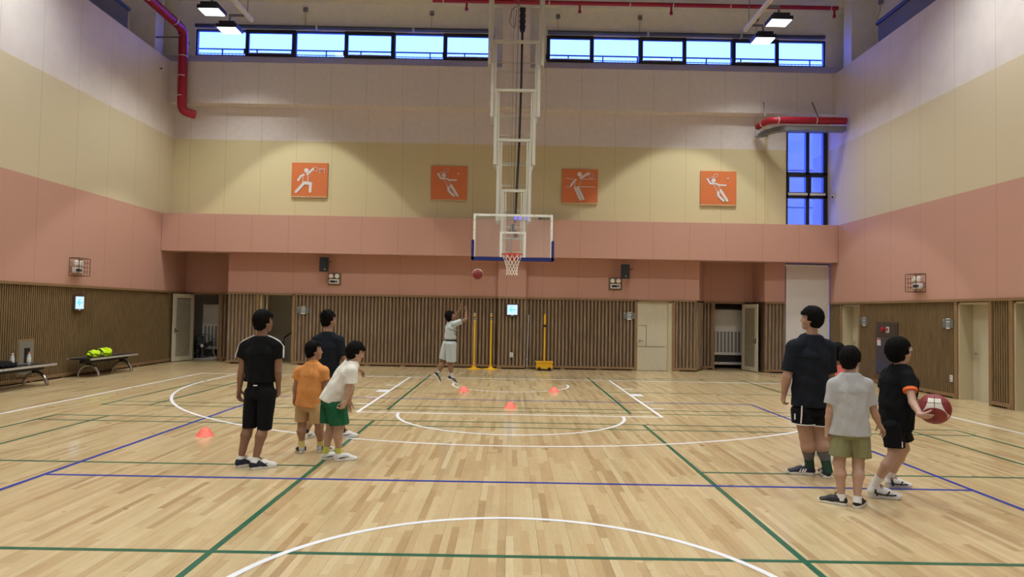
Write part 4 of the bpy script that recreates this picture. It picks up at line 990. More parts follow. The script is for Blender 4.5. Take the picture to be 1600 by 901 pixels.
def shoe(pos, az, L, style, parent, origin, pitch=0, lift=0):
    up_c, sole_c, acc_c, kind = style; s = L / .26
    F_ = Field((-.06, -.08, -.01), (.29 * s + .02, .08, .16 * s), .0045)
    s_ = s
    F_.eseg((.04 * s, 0, .045 * s), (.125 * s, 0, .046 * s), (0, 1, 0), .034 * s, .040 * s, .036 * s, .036 * s, .05 * s, .02)
    F_.eseg((.125 * s, 0, .040 * s), (.215 * s, .004, .030 * s), (0, 1, 0), .038 * s, .040 * s, .044 * s, .022 * s, .038 * s, .025)
    F_.cone((.045 * s, 0, .06 * s), (.042 * s, 0, .10 * s), .038 * s, .033 * s, .02, cuts=[((0, 0, .098 * s), (.15, 0, 1))])
    F_.put(lambda X, Y, Z: (.022 * s - Z) + 0 * X + 0 * Y, (-.1, -.1, -.05), (.4, .1, .3), op='i')
    # ankle opening
    a = np.array((.045 * s, 0, .088 * s)); F_.put(lambda X, Y, Z: np.sqrt((X - a[0]) ** 2 + Y ** 2 + ((Z - .115 * s) * .7) ** 2) - .027 * s, (-.05, -.05, .05), (.1, .05, .2), op='c')
    M = F_.mesh()
    G = Field((-.06, -.08, -.012), (.29 * s + .02, .08, .06), .0045)
    def solef(X, Y, Z):
        t = np.clip((X - .035 * s) / (.18 * s), 0, 1); r = (.037 + .010 * np.sin(t * 2.2) - .006 * np.sin(t * PI)) * s
        d = np.sqrt((X - (.035 * s + t * .18 * s)) ** 2 + Y ** 2) - r; toe = .010 * s * np.clip((X - .2 * s) / (.06 * s), 0, 1) ** 2
        return np.maximum(d, np.abs(Z - .015 * s - toe) - .014 * s)
    G.put(solef, (-.05, -.07, -.01), (.3 * s, .07, .05), k=.0)
    M2 = G.mesh()
    a, p = math.radians(az), math.radians(pitch); ca, sa = math.sin(a), math.cos(a)
    # foot centre sits at pos; local +x = toe direction
    def tf(P):
        x = P[:, 0] - .125 * s; y = P[:, 1]; z = P[:, 2].copy()
        x2 = x * math.cos(p) - z * math.sin(p); z2 = x * math.sin(p) + z * math.cos(p) + lift
        return np.stack([pos[0] + x2 * ca - y * sa, pos[1] + x2 * sa + y * ca, pos[2] + z2], 1)
    ob = sdf_obj('shoe', [(tf(M[0]), M[1])], up_c, parent, origin)
    if kind == 'heel':
        X_, Z_ = F_.ax[0][:, None, None], F_.ax[2][None, None, :]
        F_.v = np.maximum(np.maximum(F_.v - .0035, (X_ - .135 * s) * .6 + (Z_ - .045 * s) * .8 + 0 * F_.v), .022 * s - Z_)
        Q_ = F_.mesh(); sdf_obj('heel_panel', [(tf(Q_[0]), Q_[1])], acc_c, ob, origin)
    sdf_obj('sole', [(tf(M2[0]), M2[1])], sole_c, ob, origin)
    # laces and side marks follow the upper
    lc = MB()
    for i in range(5):
        x = (.105 + i * .020) * s; z = (.088 - i * .0085) * s
        lc.tube([(x, -.022 * s, z - .006 * s), (x, 0, z + .002 * s), (x, .022 * s, z - .006 * s)], .0035 * s, 6)
    lc.tube([(.10 * s, 0, .092 * s), (.085 * s, .02, .112 * s), (.11 * s, .025, .10 * s)], .003 * s, 5).tube([(.10 * s, 0, .092 * s), (.09 * s, -.02, .112 * s), (.115 * s, -.025, .10 * s)], .003 * s, 5)
    lc.v = [tuple(v) for v in tf(np.array(lc.v)) - np.array(origin)]; lc.build('laces', acc_c if kind != 'white' else M_whitep, ob, smooth='auto')
    mk = MB()
    for sd in (-1, 1):
        if kind in ('stripes',):
            for i in range(3): mk.bar(((.095 + i * .022) * s, sd * .0445 * s, .030 * s), ((.078 + i * .022) * s, sd * .034 * s, .062 * s), .010 * s, .012)
        elif kind == 'wave':
            mk.tube([(.03 * s, sd * .041 * s, .05 * s), (.09 * s, sd * .044 * s, .036 * s), (.16 * s, sd * .047 * s, .034 * s), (.2 * s, sd * .044 * s, .036 * s)], .006 * s, 6)
            mk.bar((.055 * s, sd * .037 * s, .026 * s), (.04 * s, sd * .032 * s, .078 * s), .05 * s, .014); mk.bar((.12 * s, sd * .043 * s, .030 * s), (.15 * s, sd * .030 * s, .062 * s), .02 * s, .012)
        else:
            mk.tube([(.05 * s, sd * .040 * s, .036 * s), (.11 * s, sd * .041 * s, .044 * s), (.15 * s, sd * .038 * s, .052 * s)], .005 * s, 6)
    mk.v = [tuple(v) for v in tf(np.array(mk.v)) - np.array(origin)]; mk.build('side_stripes', acc_c, ob, smooth='auto')
    ank = np.array([[.045 * s, 0, .10 * s]]); return tf(ank)[0], ob

def person(sp):
    Y0 = sp['Y']; J = {k: at(v[0], v[1], Y0 + (v[2] if len(v) > 2 else 0)) for k, v in sp['J'].items()}
    H = sp['H']; q = H / 1.6; bd = sp.get('bulk', 1.0)
    R, Fw, U = frame(sp['az']); sk = sp['skin']; origin = np.array([*(J['pelvis'][:2]), 0.0])
    lo = np.min(list(J.values()), axis=0) - .32; hi = np.max(list(J.values()), axis=0) + .32; lo[2] = max(lo[2], -.02)
    for s_ in sp['shoes']: 
        lo[:2] = np.minimum(lo[:2], s_[0][:2] - .15); hi[:2] = np.maximum(hi[:2], s_[0][:2] + .15)
    lo[2] = min(lo[2], 0) if not sp.get('air') else lo[2]
    h = sp.get('res', .0065)
    B = Field(lo, hi, h)
    root = bpy.data.objects.new('person', bpy.data.meshes.new('tmp')); COL.objects.link(root)
    root.location = origin
    # shoes give the ankles
    ank = []
    for i, s_ in enumerate(sp['shoes']):
        a, ob = shoe(s_[0], s_[1], s_[2], sp['shoe_style'], root, origin, *(s_[3] if len(s_) > 3 else ()))
        ank.append(a)
    hc = J['head']; hs = sp['hs'] / .24; HR, HF, HU = frame(*sp['haz'])
    hp = lambda r, f, u: hc + (HR * r + HF * f + HU * u) * hs
    # --- body
    neck = J['neck']; B.cone(neck - (0, 0, .03), hp(0, -.018, -.05), .052 * q * bd ** .5, .046 * hs, .02)
    chest = neck * .72 + J['pelvis'] * .28; waist = neck * .35 + J['pelvis'] * .65
    sh = [J['shL'], J['shR']]; sw = np.linalg.norm(sh[1] - sh[0]) / 2
    B.eseg(waist, chest, R, .105 * q * bd, .075 * q * bd, .125 * q * bd, .085 * q * bd, .07, .03)
    B.eseg(J['pelvis'] - (0, 0, .0), waist, R, min(.125 * q * bd, sp['shorts']['w'] * .8), .07 * q * bd, .105 * q * bd, .075 * q * bd, .07, .03)
    for i, (a, e, w) in enumerate((('shL', 'elL', 'wrL'), ('shR', 'elR', 'wrR'))):
        S_, E_, W_ = J[a], J[e], J[w]
        B.cone(neck * .8 + chest * .2, S_ * .96 + chest * .04, .05 * q, .045 * q, .03)
        B.cone(S_, E_, .044 * q * bd, .034 * q * bd, .02); B.cone(E_, E_ + (W_ - E_) * .35, .034 * q * bd, .034 * q * bd, .01); B.cone(E_ + (W_ - E_) * .35, W_, .034 * q * bd, .0225 * q * bd ** .5, .01)
        if a == 'shL' and sp.get('nohandL'): continue
    for i, (hj, kj) in enumerate((('hipL', 'knL'), ('hipR', 'knR'))):
        K, A = J[kj], ank[i]
        B.cone(J[hj] - (0, 0, .03), K, min(.078 * q * bd, sp['shorts']['lt'] * .78), .050 * q * bd, .02)
        back = -nrm(np.array([Fw[0], Fw[1], 0])) * .012; m = K + (A - K) * .32 + back
        B.cone(K, m, .050 * q * bd, .054 * q * bd, .02); B.cone(m, K + (A - K) * .78, .053 * q * bd, .034 * q * bd ** .5, .015); B.cone(K + (A - K) * .7, A - (0, 0, .02), .036 * q * bd ** .5, .031 * q, .015)
    parts = [B.mesh()]
    # --- head (finer)
    Hd = Field(hc - .17 * hs, hc + .17 * hs, .0042)
    A3 = np.array([HR, HF, HU])
    Hd.ell(hp(0, -.010, .028), A3, (.073 * hs, .092 * hs, .094 * hs), .01)
    Hd.ell(hp(0, .022, -.03), A3, (.060 * hs, .066 * hs, .080 * hs), .02)
    Hd.ell(hp(0, .058, -.088), A3, (.026 * hs, .022 * hs, .020 * hs), .03)
    for s in (-1, 1): Hd.ell(hp(s * .036, .054, -.03), A3, (.026 * hs, .026 * hs, .028 * hs), .02)
    Hd.cone(hp(0, .082, .008), hp(0, .099, -.022), .008 * hs, .011 * hs, .012)
    for s in (-1, 1): Hd.ell(hp(s * .009, .090, -.026), A3, (.009 * hs, .010 * hs, .007 * hs), .008)
    Hd.ell(hp(0, .080, -.052), A3, (.020 * hs, .010 * hs, .010 * hs), .012)
    for s in (-1, 1):
        Hd.ell(hp(s * .031, .083, .012), A3, (.016 * hs, .011 * hs, .009 * hs), .006, 'c')
        Hd.ell(hp(s * .031, .074, .010), A3, (.015 * hs, .012 * hs, .011 * hs), .004)
        Ae = np.array([nrm(HR * s + HF * -.35), nrm(HF + HR * .35 * s), HU]); Hd.ell(hp(s * .078, -.008, -.006), Ae, (.011 * hs, .019 * hs, .031 * hs), .008)
        Hd.ell(hp(s * .089, -.004, -.002), Ae, (.006 * hs, .010 * hs, .017 * hs), .003, 'c')
    Hd.cone(hp(0, -.018, -.04), nrm(neck - hp(0, -.018, -.04)) * .13 * hs + hp(0, -.018, -.04), .047 * hs, .047 * hs, .02)
    parts.append(Hd.mesh())
    # --- hands
    for side, (e, w, hk) in ((-1, ('elL', 'wrL', 'handL')), (1, ('elR', 'wrR', 'handR'))):
        hd = sp.get(hk) or {}
        D = nrm(J[w] - J[e]) if 'D' not in hd else nrm(hd['D'])
        N = hd.get('N', nrm(-R * side)); tw = hd.get('T')
        # thumb side: forward when hanging; sign chosen so thumb points along 'th'
        th = np.array(hd.get('th', Fw)); sg = 1 if np.cross(D, nrm(np.array(N) - D * (np.array(N) @ D))) @ th > 0 else -1
        parts.append(hand(J[w], D, N, sg, .92 * q * (sp.get('hand', 1)), curl=hd.get('curl', (.35, .5, .35)), spread=hd.get('spread', .08), thumb=hd.get('thumb', .4)))
    body = sdf_obj('person', parts, sk, None, origin)
    old = root.data; root.data = body.data; bpy.data.objects.remove(body); bpy.data.meshes.remove(old)
    # --- face details
    for s in (-1, 1):
        f = MB().lathe([(.0, -.0085 * hs), (.007 * hs, -.005 * hs), (.0092 * hs, 0), (.007 * hs, .005 * hs), (0, .0085 * hs)], 12)
        def place(ob, c):
            ob.location = tuple(c - origin)
        c = hp(s * .031, .079, .011); e = MB(); P = []
        for k in range(12): P.append(c + (HR * .011 * math.cos(k * PI / 6) + HU * .0045 * math.sin(k * PI / 6) + HF * .006) * hs - origin)
        e.add(P + [c + HF * .010 * hs - origin, c - origin], [(k, (k + 1) % 12, 12) for k in range(12)] + [((k + 1) % 12, k, 13) for k in range(12)]); eo = e.build('eye', M_eyew, root, smooth=True)
        e = MB(); P = []
        for k in range(12): P.append(c + (HR * .0055 * math.cos(k * PI / 6) + HU * .0048 * math.sin(k * PI / 6) + HF * .0090) * hs - origin)
        e.add(P + [c + HF * .0115 * hs - origin, c - origin], [(k, (k + 1) % 12, 12) for k in range(12)] + [((k + 1) % 12, k, 13) for k in range(12)]); e.build('iris', M_eye, eo, smooth=True)
        MB().tube([hp(s * .016, .085, .030) - origin, hp(s * .030, .085, .034) - origin, hp(s * .046, .074, .029) - origin], .0035 * hs, 6).build('eyebrow', M_brow, root, smooth='auto')
    MB().tube([hp(-.020, .082, -.053) - origin, hp(0, .089, -.050) - origin, hp(.020, .082, -.053) - origin], [.003 * hs, .0055 * hs, .003 * hs], 8).build('lips', M_lip, root, smooth='auto')
    # --- hair
    hr = sp.get('hair', {}); am = hr.get('amp', .005); fr = hr.get('freq', 1.0); vol = hr.get('vol', 1.0); low = hr.get('nape', -.075) - .022; fringe = hr.get('fringe', .028) + .022
    Hf = Field(hc - .19 * hs, hc + .19 * hs, .0042)
    def disp(u):
        a = np.arctan2(u[1], u[0]); n_ = np.sin(a * 23 * fr + u[2] * 60 / hs) * .5 + np.sin(a * 41 * fr - u[2] * 90 / hs + 1.3) * .35 + np.sin(u[0] * 150 / hs * fr + 2) * np.sin(u[1] * 130 / hs * fr) * np.sin(u[2] * 140 * fr / hs + 1) * hr.get('curl', .2)
        return n_ * am
    def cutfn(u, d):
        r_, f_, u_ = u[0] / hs, u[1] / hs, u[2] / hs + .03
        face = np.minimum(f_ - .030, fringe - u_)                    # >0 inside face opening
        side = np.minimum(f_ + .035 - (u_ + .0) * .5, -.012 - u_)     # in front of and below ears
        nape = low - u_ + .25 * np.clip(-f_ - .03, 0, 1) * 0
        return np.maximum(np.maximum(d, np.minimum(face, .03)), np.maximum(np.minimum(side, .03), nape))
    Hf.ell(hp(0, -.012, .030), A3, (.088 * hs * vol, .106 * hs * vol, .108 * hs * vol), .0, disp=disp, cutfn=cutfn)
    Hf.ell(hp(0, -.034, -.02), A3, (.068 * hs * vol ** .5, .071 * hs * vol ** .5, .078 * hs), .03, disp=lambda u: disp(u) * .6, cutfn=lambda u, d: np.maximum(d, np.maximum(u[1] / hs - .030 + .0, (low + .01) - (u[2] / hs - .02))))
    tufts = hr.get('tufts', 0)
    rs = np.random.RandomState(int(hc[0] * 1000) % 9999)
    for k in range(tufts):
        a = rs.uniform(0, 2 * PI); b_ = rs.uniform(.1, 1.5); v = np.array([math.cos(a) * math.cos(b_), math.sin(a) * math.cos(b_) - .1, math.sin(b_)]);
        if v[1] > .5 and v[2] < .3: continue
        base = hp(v[0] * .084 * vol, -.012 + v[1] * .100 * vol, .032 + v[2] * .102 * vol); c = hr.get('tl', .02) * hs
        t_ = nrm(HR * v[0] + HF * v[1] + HU * v[2] + rs.uniform(-.9, .9, 3)); Hf.cone(base - t_ * .01, base + t_ * c, .012 * hs, .004 * hs, .008)
    for k in range(hr.get('edge', 60)):
        az_ = rs.uniform(-PI, PI); ab_ = abs(az_)
        if .62 < ab_ < 1.85: continue
        u_ = (fringe + .010 if ab_ < .75 else (-.012 - .03 * (ab_ - .75) if ab_ < 1.75 else (low + .012 + rs.uniform(0, .03)))) + rs.uniform(-.004, .012)
        ue = (u_ - .030) / .108; rad_ = math.sqrt(max(.08, 1 - ue * ue)) * (1 if u_ > -.04 else .98)
        c_ = (.088 * vol * rad_ * math.sin(az_), -.012 + .106 * vol * rad_ * math.cos(az_), u_)
        if ab_ >= 1.75 and u_ < -.05: c_ = (.062 * math.sin(az_), -.034 + .066 * math.cos(az_), u_ + .008)
        base = hp(*(c_[0] * .97, c_[1] * .97, c_[2] + .012)); t_ = nrm(-HU * 1.0 + (HR * math.sin(az_) + HF * math.cos(az_)) * rs.uniform(-.25, .25) + HR * rs.uniform(-.4, .4))
        Hf.cone(base, base + t_ * rs.uniform(.014, .020) * (.8 if ab_ < .7 else 1) * hs, .010 * hs, .003 * hs, .006)
    for k in range(hr.get('clump', 45)):
        az_ = rs.uniform(-PI, PI); el = rs.uniform(.1 if abs(az_) < 1.8 else -.3, 1.35); v = np.array([math.sin(az_) * math.cos(el), math.cos(az_) * math.cos(el), math.sin(el)])
        if v[1] > -.1 and v[2] < .42: continue
        base = hp(v[0] * .083 * vol, -.012 + v[1] * .101 * vol, .030 + v[2] * .103 * vol)
        dn = nrm((HR * v[0] + HF * v[1]) * 1.0 - HU * (.3 + 1.4 * math.cos(el)) + HR * rs.uniform(-.5, .5) + HF * rs.uniform(-.3, .3)); dn = nrm(dn - (HR * v[0] + HF * v[1] + HU * v[2]) * (dn @ (HR * v[0] + HF * v[1] + HU * v[2])) * .85)
        Hf.cone(base, base + dn * .035 * hs, .009 * hs, .004 * hs, .008)
    ho = sdf_obj('hair', [Hf.mesh()], M_hair, root, origin)
    # --- shirt
    sh_ = sp['shirt']; T = Field(lo, hi, h)
    hem = J['hem']; hw, hd_ = sh_['hem'], sh_['hemd']; cw, cdp = sh_['chest'], sh_['chestd']
    spine = nrm(chest - hem); hn = sh_.get('hemn'); hn = nrm(hn) if hn is not None else -spine
    wr = sh_.get('wr', .005) * 1.5
    def dsp(r_, f_, q_):
        a = np.arctan2(f_, r_)
        return wr * (np.sin(a * 5 + q_ * 6 + 1) * .5 + np.sin(a * 9 - q_ * 13) * .35 + np.sin(q_ * 38 + a * 3) * .3)
    cuts = [(hem, hn)]
    mid = hem * .5 + chest * .5
    mw, md = sh_.get('mid', (hw + cw) / 2), sh_.get('midd', (hd_ + cdp) / 2)
    T.eseg(hem - spine * .05, mid, R, hw, hd_, mw, md, .12, .01, cuts, dsp)
    T.eseg(mid, chest, R, mw, md, cw, cdp, .11, .015, cuts, dsp)
    top = neck * .93 + chest * .07
    T.eseg(chest, top, R, cw, cdp, cw * .6, cdp * .70, .045, .015, cuts, dsp)
    for s_, el, sl in (('shL', 'elL', 'slL'), ('shR', 'elR', 'slR')):
        S_, E_ = J[s_], J[el]; e = J[sl] if sl in J else S_ + (E_ - S_) * sh_.get('sleeve', .7); n = nrm(e - S_)
        T.cone(neck * .88 + chest * .12, S_, .060 * q, .056 * q * bd, .03)
        T.cone(S_, e + n * .03, .060 * q * bd, sh_['sr'], .035, cuts=[(e, n)])
    T.cone(neck + (0, 0, .03), neck + (0, 0, .2), .058 * q, .05 * q, 0) if False else None
    nv = nrm(hp(0, -.018, -.05) - neck); a0 = neck + nv * (.018 if not sh_.get('high') else .03)
    T.put(lambda X, Y, Z: -((X - a0[0]) * nv[0] + (Y - a0[1]) * nv[1] + (Z - a0[2]) * nv[2]) if False else np.maximum(-((X - a0[0]) * nv[0] + (Y - a0[1]) * nv[1] + (Z - a0[2]) * nv[2]),
          np.sqrt((X - neck[0]) ** 2 + (Y - neck[1]) ** 2) - .075 * q), neck - .08, neck + (.08, .08, .15), op='c')
    ts = sdf_obj(sh_.get('name', 't_shirt'), [T.mesh()], sh_['m'], root, origin)
    # collar rib
    cc = MB(); cr, cdm = .060 * q * bd ** .4, .056 * q * bd ** .4; P = []; c0 = neck + nv * (.014 if not sh_.get('high') else .022) 
    a1 = nrm(R - nv * (R @ nv)); a2 = np.cross(nv, a1)
    for k in range(24): P.append(c0 + a1 * cr * math.cos(k * PI / 12) + a2 * cdm * math.sin(k * PI / 12) - origin)
    cc.tube(P, .008 * q if not sh_.get('high') else .014 * q, 8, closed=True).build('collar', sh_.get('collar', sh_['m']), ts, smooth='auto')
    # --- shorts
    st = sp['shorts']; G = Field(lo, hi, h); pw = st['w']; pd = st['d']
    wt = J['pelvis'] + (waist - J['pelvis']) * .55
    def ds2(r_, f_, q_):
        a = np.arctan2(f_, r_); return .004 * (np.sin(a * 6 + q_ * 9) * .5 + np.sin(a * 11 - q_ * 20) * .4)
    G.eseg(J['pelvis'] - (0, 0, .03), wt, R, pw * .95, pd * .97, pw * .84, pd * .80, .05, .02, (), ds2)
    for hj, kj, ej in (('hipL', 'knL', 'shortL'), ('hipR', 'knR', 'shortR')):
        A_, E_ = J[hj], J[ej]; n = nrm(E_ - A_); R2 = R
        G.eseg(A_ + n * -.02, E_ + n * .05, R2, st['lt'], st['lt'] * 1.12, st['lb'], st['lb'] * 1.1, .07, .014, [(E_, np.array([0, 0, -1.0]) * .6 + n * .4 if not st.get('n') else n)], ds2)
    so = sdf_obj(st.get('name', 'shorts'), [G.mesh()], st['m'], root, origin)
    # --- socks
    sc = sp.get('socks')
    if sc:
        for i in (0, 1):
            K = J[('knL', 'knR')[i]]; A = ank[i]; Ls = np.linalg.norm(K - A); d = (K - A) / Ls
            bk_ = -nrm(np.array([Fw[0], Fw[1], 0])) * .012
            def rr(z): return .006 + q * (.034 * bd ** .5 + (.053 * bd - .034 * bd ** .5) * min(1, max(0, (z - .22 * Ls) / (.46 * Ls)))) 
            for (m_, z0, z1, nm) in sc:
                zs = np.linspace(z0 - (.03 if z0 < 0 else 0), z1, 6)
                MB().tube([A + d * z + bk_ * max(0, z / (.68 * Ls)) - origin for z in zs], [rr(z) for z in zs], 20).build(nm, m_, root, smooth='auto')
    tag(root, sp['label'], 'person', 'children playing basketball' if sp.get('grp') else None)
    return dict(root=root, J=J, hp=hp, HR=HR, HF=HF, HU=HU, origin=origin, shirt=ts, shorts=so, hs=hs, R=R, Fw=Fw, ank=ank, q=q)
# ================================================================== PEOPLE
def FL(px, py): return fl(px, py)
dx = lambda a: np.array(a, float)
blk = cloth('black', (20, 21, 24)); ink = cloth('ink', (24, 28, 36)); navyblk = cloth('navy_black', (30, 34, 42)); blk2 = cloth('black_shorts', (22, 22, 25))
oran = cloth('orange', (214, 146, 84)); beige = cloth('beige', (190, 158, 118)); offw = cloth('off_white', (222, 220, 210)); grn = cloth('green', (34, 92, 62), n=.12, ns=20)
gryt = cloth('heather_grey', (176, 178, 180), n=.10, ns=120); oliv = cloth('olive', (134, 134, 98)); lgr = cloth('pale_grey', (176, 186, 186), n=.05); pnk = cloth('coral_pink', (240, 128, 118))
wht = mat('shoe_white', (225, 225, 224), .5); shb = mat('shoe_black', (24, 25, 28), .6); shn = mat('shoe_navy', (26, 30, 52), .6); shg = mat('shoe_grey', (176, 180, 186), .6, noise=.15, nscale=30)
solew = mat('sole_white', (222, 220, 215), .6)
# 1 --- black tee with white shoulder stripes
p1 = person(dict(Y=7.05, H=1.62, az=8, haz=(38, 2), hs=.225, skin=skin('tan', (136, 102, 82)), label='person in black t-shirt with white shoulder stripes and black knee pants, seen from behind',
  J=dict(pelvis=(407, 612), neck=(409, 528), head=(412, 503, .02), shL=(384, 541, .03), shR=(435, 541, -.02), elL=(377, 581, 0), elR=(434.5, 579, -.03), wrL=(374, 609, .06), wrR=(435, 605, .04),
         hipL=(396, 616, .02), hipR=(417, 616, -.02), knL=(390, 662, 0), knR=(413, 664, -.03), hem=(406.5, 596), slL=(377, 559, .02), slR=(435.5, 560, -.02), shortL=(390, 668, 0), shortR=(413, 671, -.03)),
  shoes=[(FL(387, 727), 38, .26), (FL(411, 731), 48, .27)], shoe_style=(wht, solew, shn, 'heel'),
  shirt=dict(m=blk, hem=.165, hemd=.115, mid=.158, midd=.112, chest=.182, chestd=.115, sr=.056, wr=.004), shorts=dict(m=blk2, w=.158, d=.12, lt=.09, lb=.066, name='knee_pants'), hair=dict(amp=.003, vol=1.08, nape=-.088),
  socks=[(wht, -.01, .015, 'sock')], handL=dict(curl=(.5, .6, .4)), handR=dict(curl=(.5, .6, .4))))
o = p1['origin']; J = p1['J']; s1 = MB()
for sg, S_, E_ in ((-1, J['shL'], J['slL']), (1, J['shR'], J['slR'])):
    n = J['neck'] + np.array([sg * .06, 0, .0]); out = np.array([sg * .035, -.02, .03])
    for off in (-.010, .008):
        a = n + np.array([sg * .01, -.012 + off, .028]); b = S_ + np.array([sg * .028, -.030 + off, .052]); b2 = S_ + np.array([sg * .062, -.020 + off, .006]); c = E_ + np.array([sg * .053, -.014 + off, .01])
        s1.tube([a - o, (a + b) / 2 + np.array([0, 0, .006]) - o, b - o, b2 - o, c - o], .0055, 6)
build_each(s1, 'shoulder_stripe', mat('stripe_white', (225, 225, 225), .7), p1['shirt'], smooth='auto')
c = at(399, 602, 7.05 - .128) - o; MB().box(c[0] - .018, c[0] + .018, c[1] - .012, c[1] + .012, c[2] - .004, c[2] + .004).build('pants_logo', wht, p1['shorts'])
# 2 --- orange polo
p2 = person(dict(Y=7.75, H=1.33, az=14, haz=(62, 2), hs=.215, bulk=1.12, skin=skin('tan2', (156, 120, 98)), label='person in orange polo shirt and beige shorts standing with arms down',
  J=dict(pelvis=(483, 632), neck=(489.5, 568), head=(491, 548, .03), shL=(468, 580, .04), shR=(506, 580, -.03), elL=(462, 605, .03), elR=(509, 606, -.03), wrL=(460.5, 620, .06), wrR=(508, 624, .1),
         hipL=(473, 637, .03), hipR=(493, 637, -.02), knL=(472, 664, .02), knR=(499, 664, -.01), hem=(482, 634), slL=(461.5, 592, .03), slR=(508.5, 594, -.03), shortL=(471.5, 658, .02), shortR=(495, 660, -.01)),
  shoes=[(FL(469, 705), -28, .225), (FL(508, 704.5), 32, .225)], shoe_style=(shg, solew, shn, 'wave'),
  shirt=dict(m=oran, hem=.160, hemd=.130, mid=.150, midd=.115, chest=.145, chestd=.105, sr=.050, name='polo_shirt', wr=.005, high=True), shorts=dict(m=beige, w=.138, d=.108, lt=.080, lb=.074), hair=dict(amp=.002, vol=1.02, nape=-.085, fringe=.04),
  socks=[(mat('sock_straw', (205, 190, 120), .8), -.02, .05, 'sock')]))
# 3 --- dark tee behind
p3 = person(dict(Y=8.62, H=1.62, az=10, haz=(40, 0), hs=.215, skin=skin('tan3', (160, 124, 104)), label='tall curly-haired person in dark t-shirt standing behind the orange polo and white tee',
  J=dict(pelvis=(513, 600), neck=(511, 520.5), head=(513.5, 500, .02), shL=(495.5, 531, .03), shR=(530, 532, -.02), elL=(489, 565, 0), elR=(540, 566, -.02), wrL=(487, 592, -.04), wrR=(560, 577, .18),
         hipL=(505, 604, .02), hipR=(522, 604, -.02), knL=(495, 640, .0), knR=(533, 640, 0), hem=(513, 606), slL=(491.5, 556, .02), slR=(536, 556, -.02), shortL=(497, 638, 0), shortR=(531, 638, -.0)),
  shoes=[(FL(482, 683.5), 12, .25), (FL(544, 683), 60, .25)], shoe_style=(wht, solew, shb, 'logo'),
  shirt=dict(m=navyblk, hem=.155, hemd=.11, mid=.150, midd=.11, chest=.165, chestd=.11, sr=.06, wr=.005), shorts=dict(m=blk2, w=.15, d=.115, lt=.09, lb=.08), hair=dict(amp=.004, vol=1.04, curl=1.6, tufts=110, tl=.018, nape=-.085),
  socks=[(shb, -.02, .03, 'sock')], handR=dict(curl=(.4, .5, .3), N=(0, 0, -1), th=(0, 1, 0))))
# 4 --- white tee leaning forward
p4 = person(dict(Y=7.35, H=1.36, az=62, haz=(60, -14), hs=.215, bulk=1.08, skin=skin('fair', (182, 148, 128)), label='person in white t-shirt and green shorts leaning forward with hand near the knee',
  J=dict(pelvis=(520, 628, 0), neck=(551, 567, .02), head=(555.5, 551, .04), shL=(551, 577, .15), shR=(549.5, 580, -.11), elL=(549, 606, .17), elR=(545.5, 608, -.14), wrL=(546, 626, .2), wrR=(540, 627, -.15),
         hipL=(517, 636, .06), hipR=(526, 637, -.05), knL=(517, 669, .07), knR=(530, 670, -.03), hem=(519.5, 628, 0), slL=(550, 597, .17), slR=(548.5, 600, -.13), shortL=(515, 660, .05), shortR=(530, 663, -.05)),
  shoes=[(FL(519, 716.5), 58, .23), (FL(540, 719), 72, .245)], shoe_style=(wht, solew, shn, 'white'),
  shirt=dict(m=offw, hem=.125, hemd=.155, mid=.14, midd=.13, chest=.15, chestd=.115, sr=.066, wr=.006, hemn=(-.35, 0, -1)), shorts=dict(m=grn, w=.14, d=.14, lt=.098, lb=.094), hair=dict(amp=.003, vol=1.08, fringe=.02, nape=-.082),
  socks=[(mat('sock_lime', (206, 206, 96), .8), -.02, .055, 'sock')], handR=dict(D=(-.45, -.15, -1), N=(-.7, .5, .1), curl=(.7, .7, .5), th=(.3, -1, 0))))
# 5 --- shooter in the air
p5 = person(dict(Y=13.3, H=1.45, az=62, haz=(68, 24), hs=.215, res=.008, air=True, skin=skin('tan', (136, 102, 82)), label='person in white and grey t-shirt and pale shorts jumping to shoot under the hoop',
  J=dict(pelvis=(702.5, 535), neck=(705, 504), head=(704, 494.5), shL=(706.5, 506, .12), shR=(710, 506, -.10), elL=(714, 491, .12), elR=(728, 499, -.10), wrL=(720, 480.5, .08), wrR=(728.3, 486, -.04),
         hipL=(699, 539, .05), hipR=(705, 539, -.05), knL=(693, 566, .06), knR=(705, 568, -.04), hem=(703.5, 529), slL=(710, 498, .12), slR=(721, 501.5, -.10), shortL=(693.5, 561, .06), shortR=(705, 565, -.04)),
  shoes=[(at(682.5, 592, 13.36), 60, .235, (-52, .0)), (at(706.5, 596, 13.26), 66, .235, (-28, .0))], shoe_style=(shb, solew, wht, 'logo'),
  shirt=dict(m=lgr, hem=.145, hemd=.115, mid=.125, midd=.10, chest=.135, chestd=.10, sr=.058, wr=.007), shorts=dict(m=lgr, w=.135, d=.115, lt=.095, lb=.092, n=1), hair=dict(amp=.004, vol=1.02, curl=1.5, tufts=60, tl=.014, nape=-.08),
  socks=[(shg, -.01, .06, 'sock')], handL=dict(D=(.05, -.1, 1), N=(.9, 0, .1), curl=(.2, .3, .2), th=(0, -1, 0)), handR=dict(D=(-.35, .2, 1), N=(.9, 0, .5), curl=(.3, .4, .3), th=(0, 1, 0), spread=.2)))
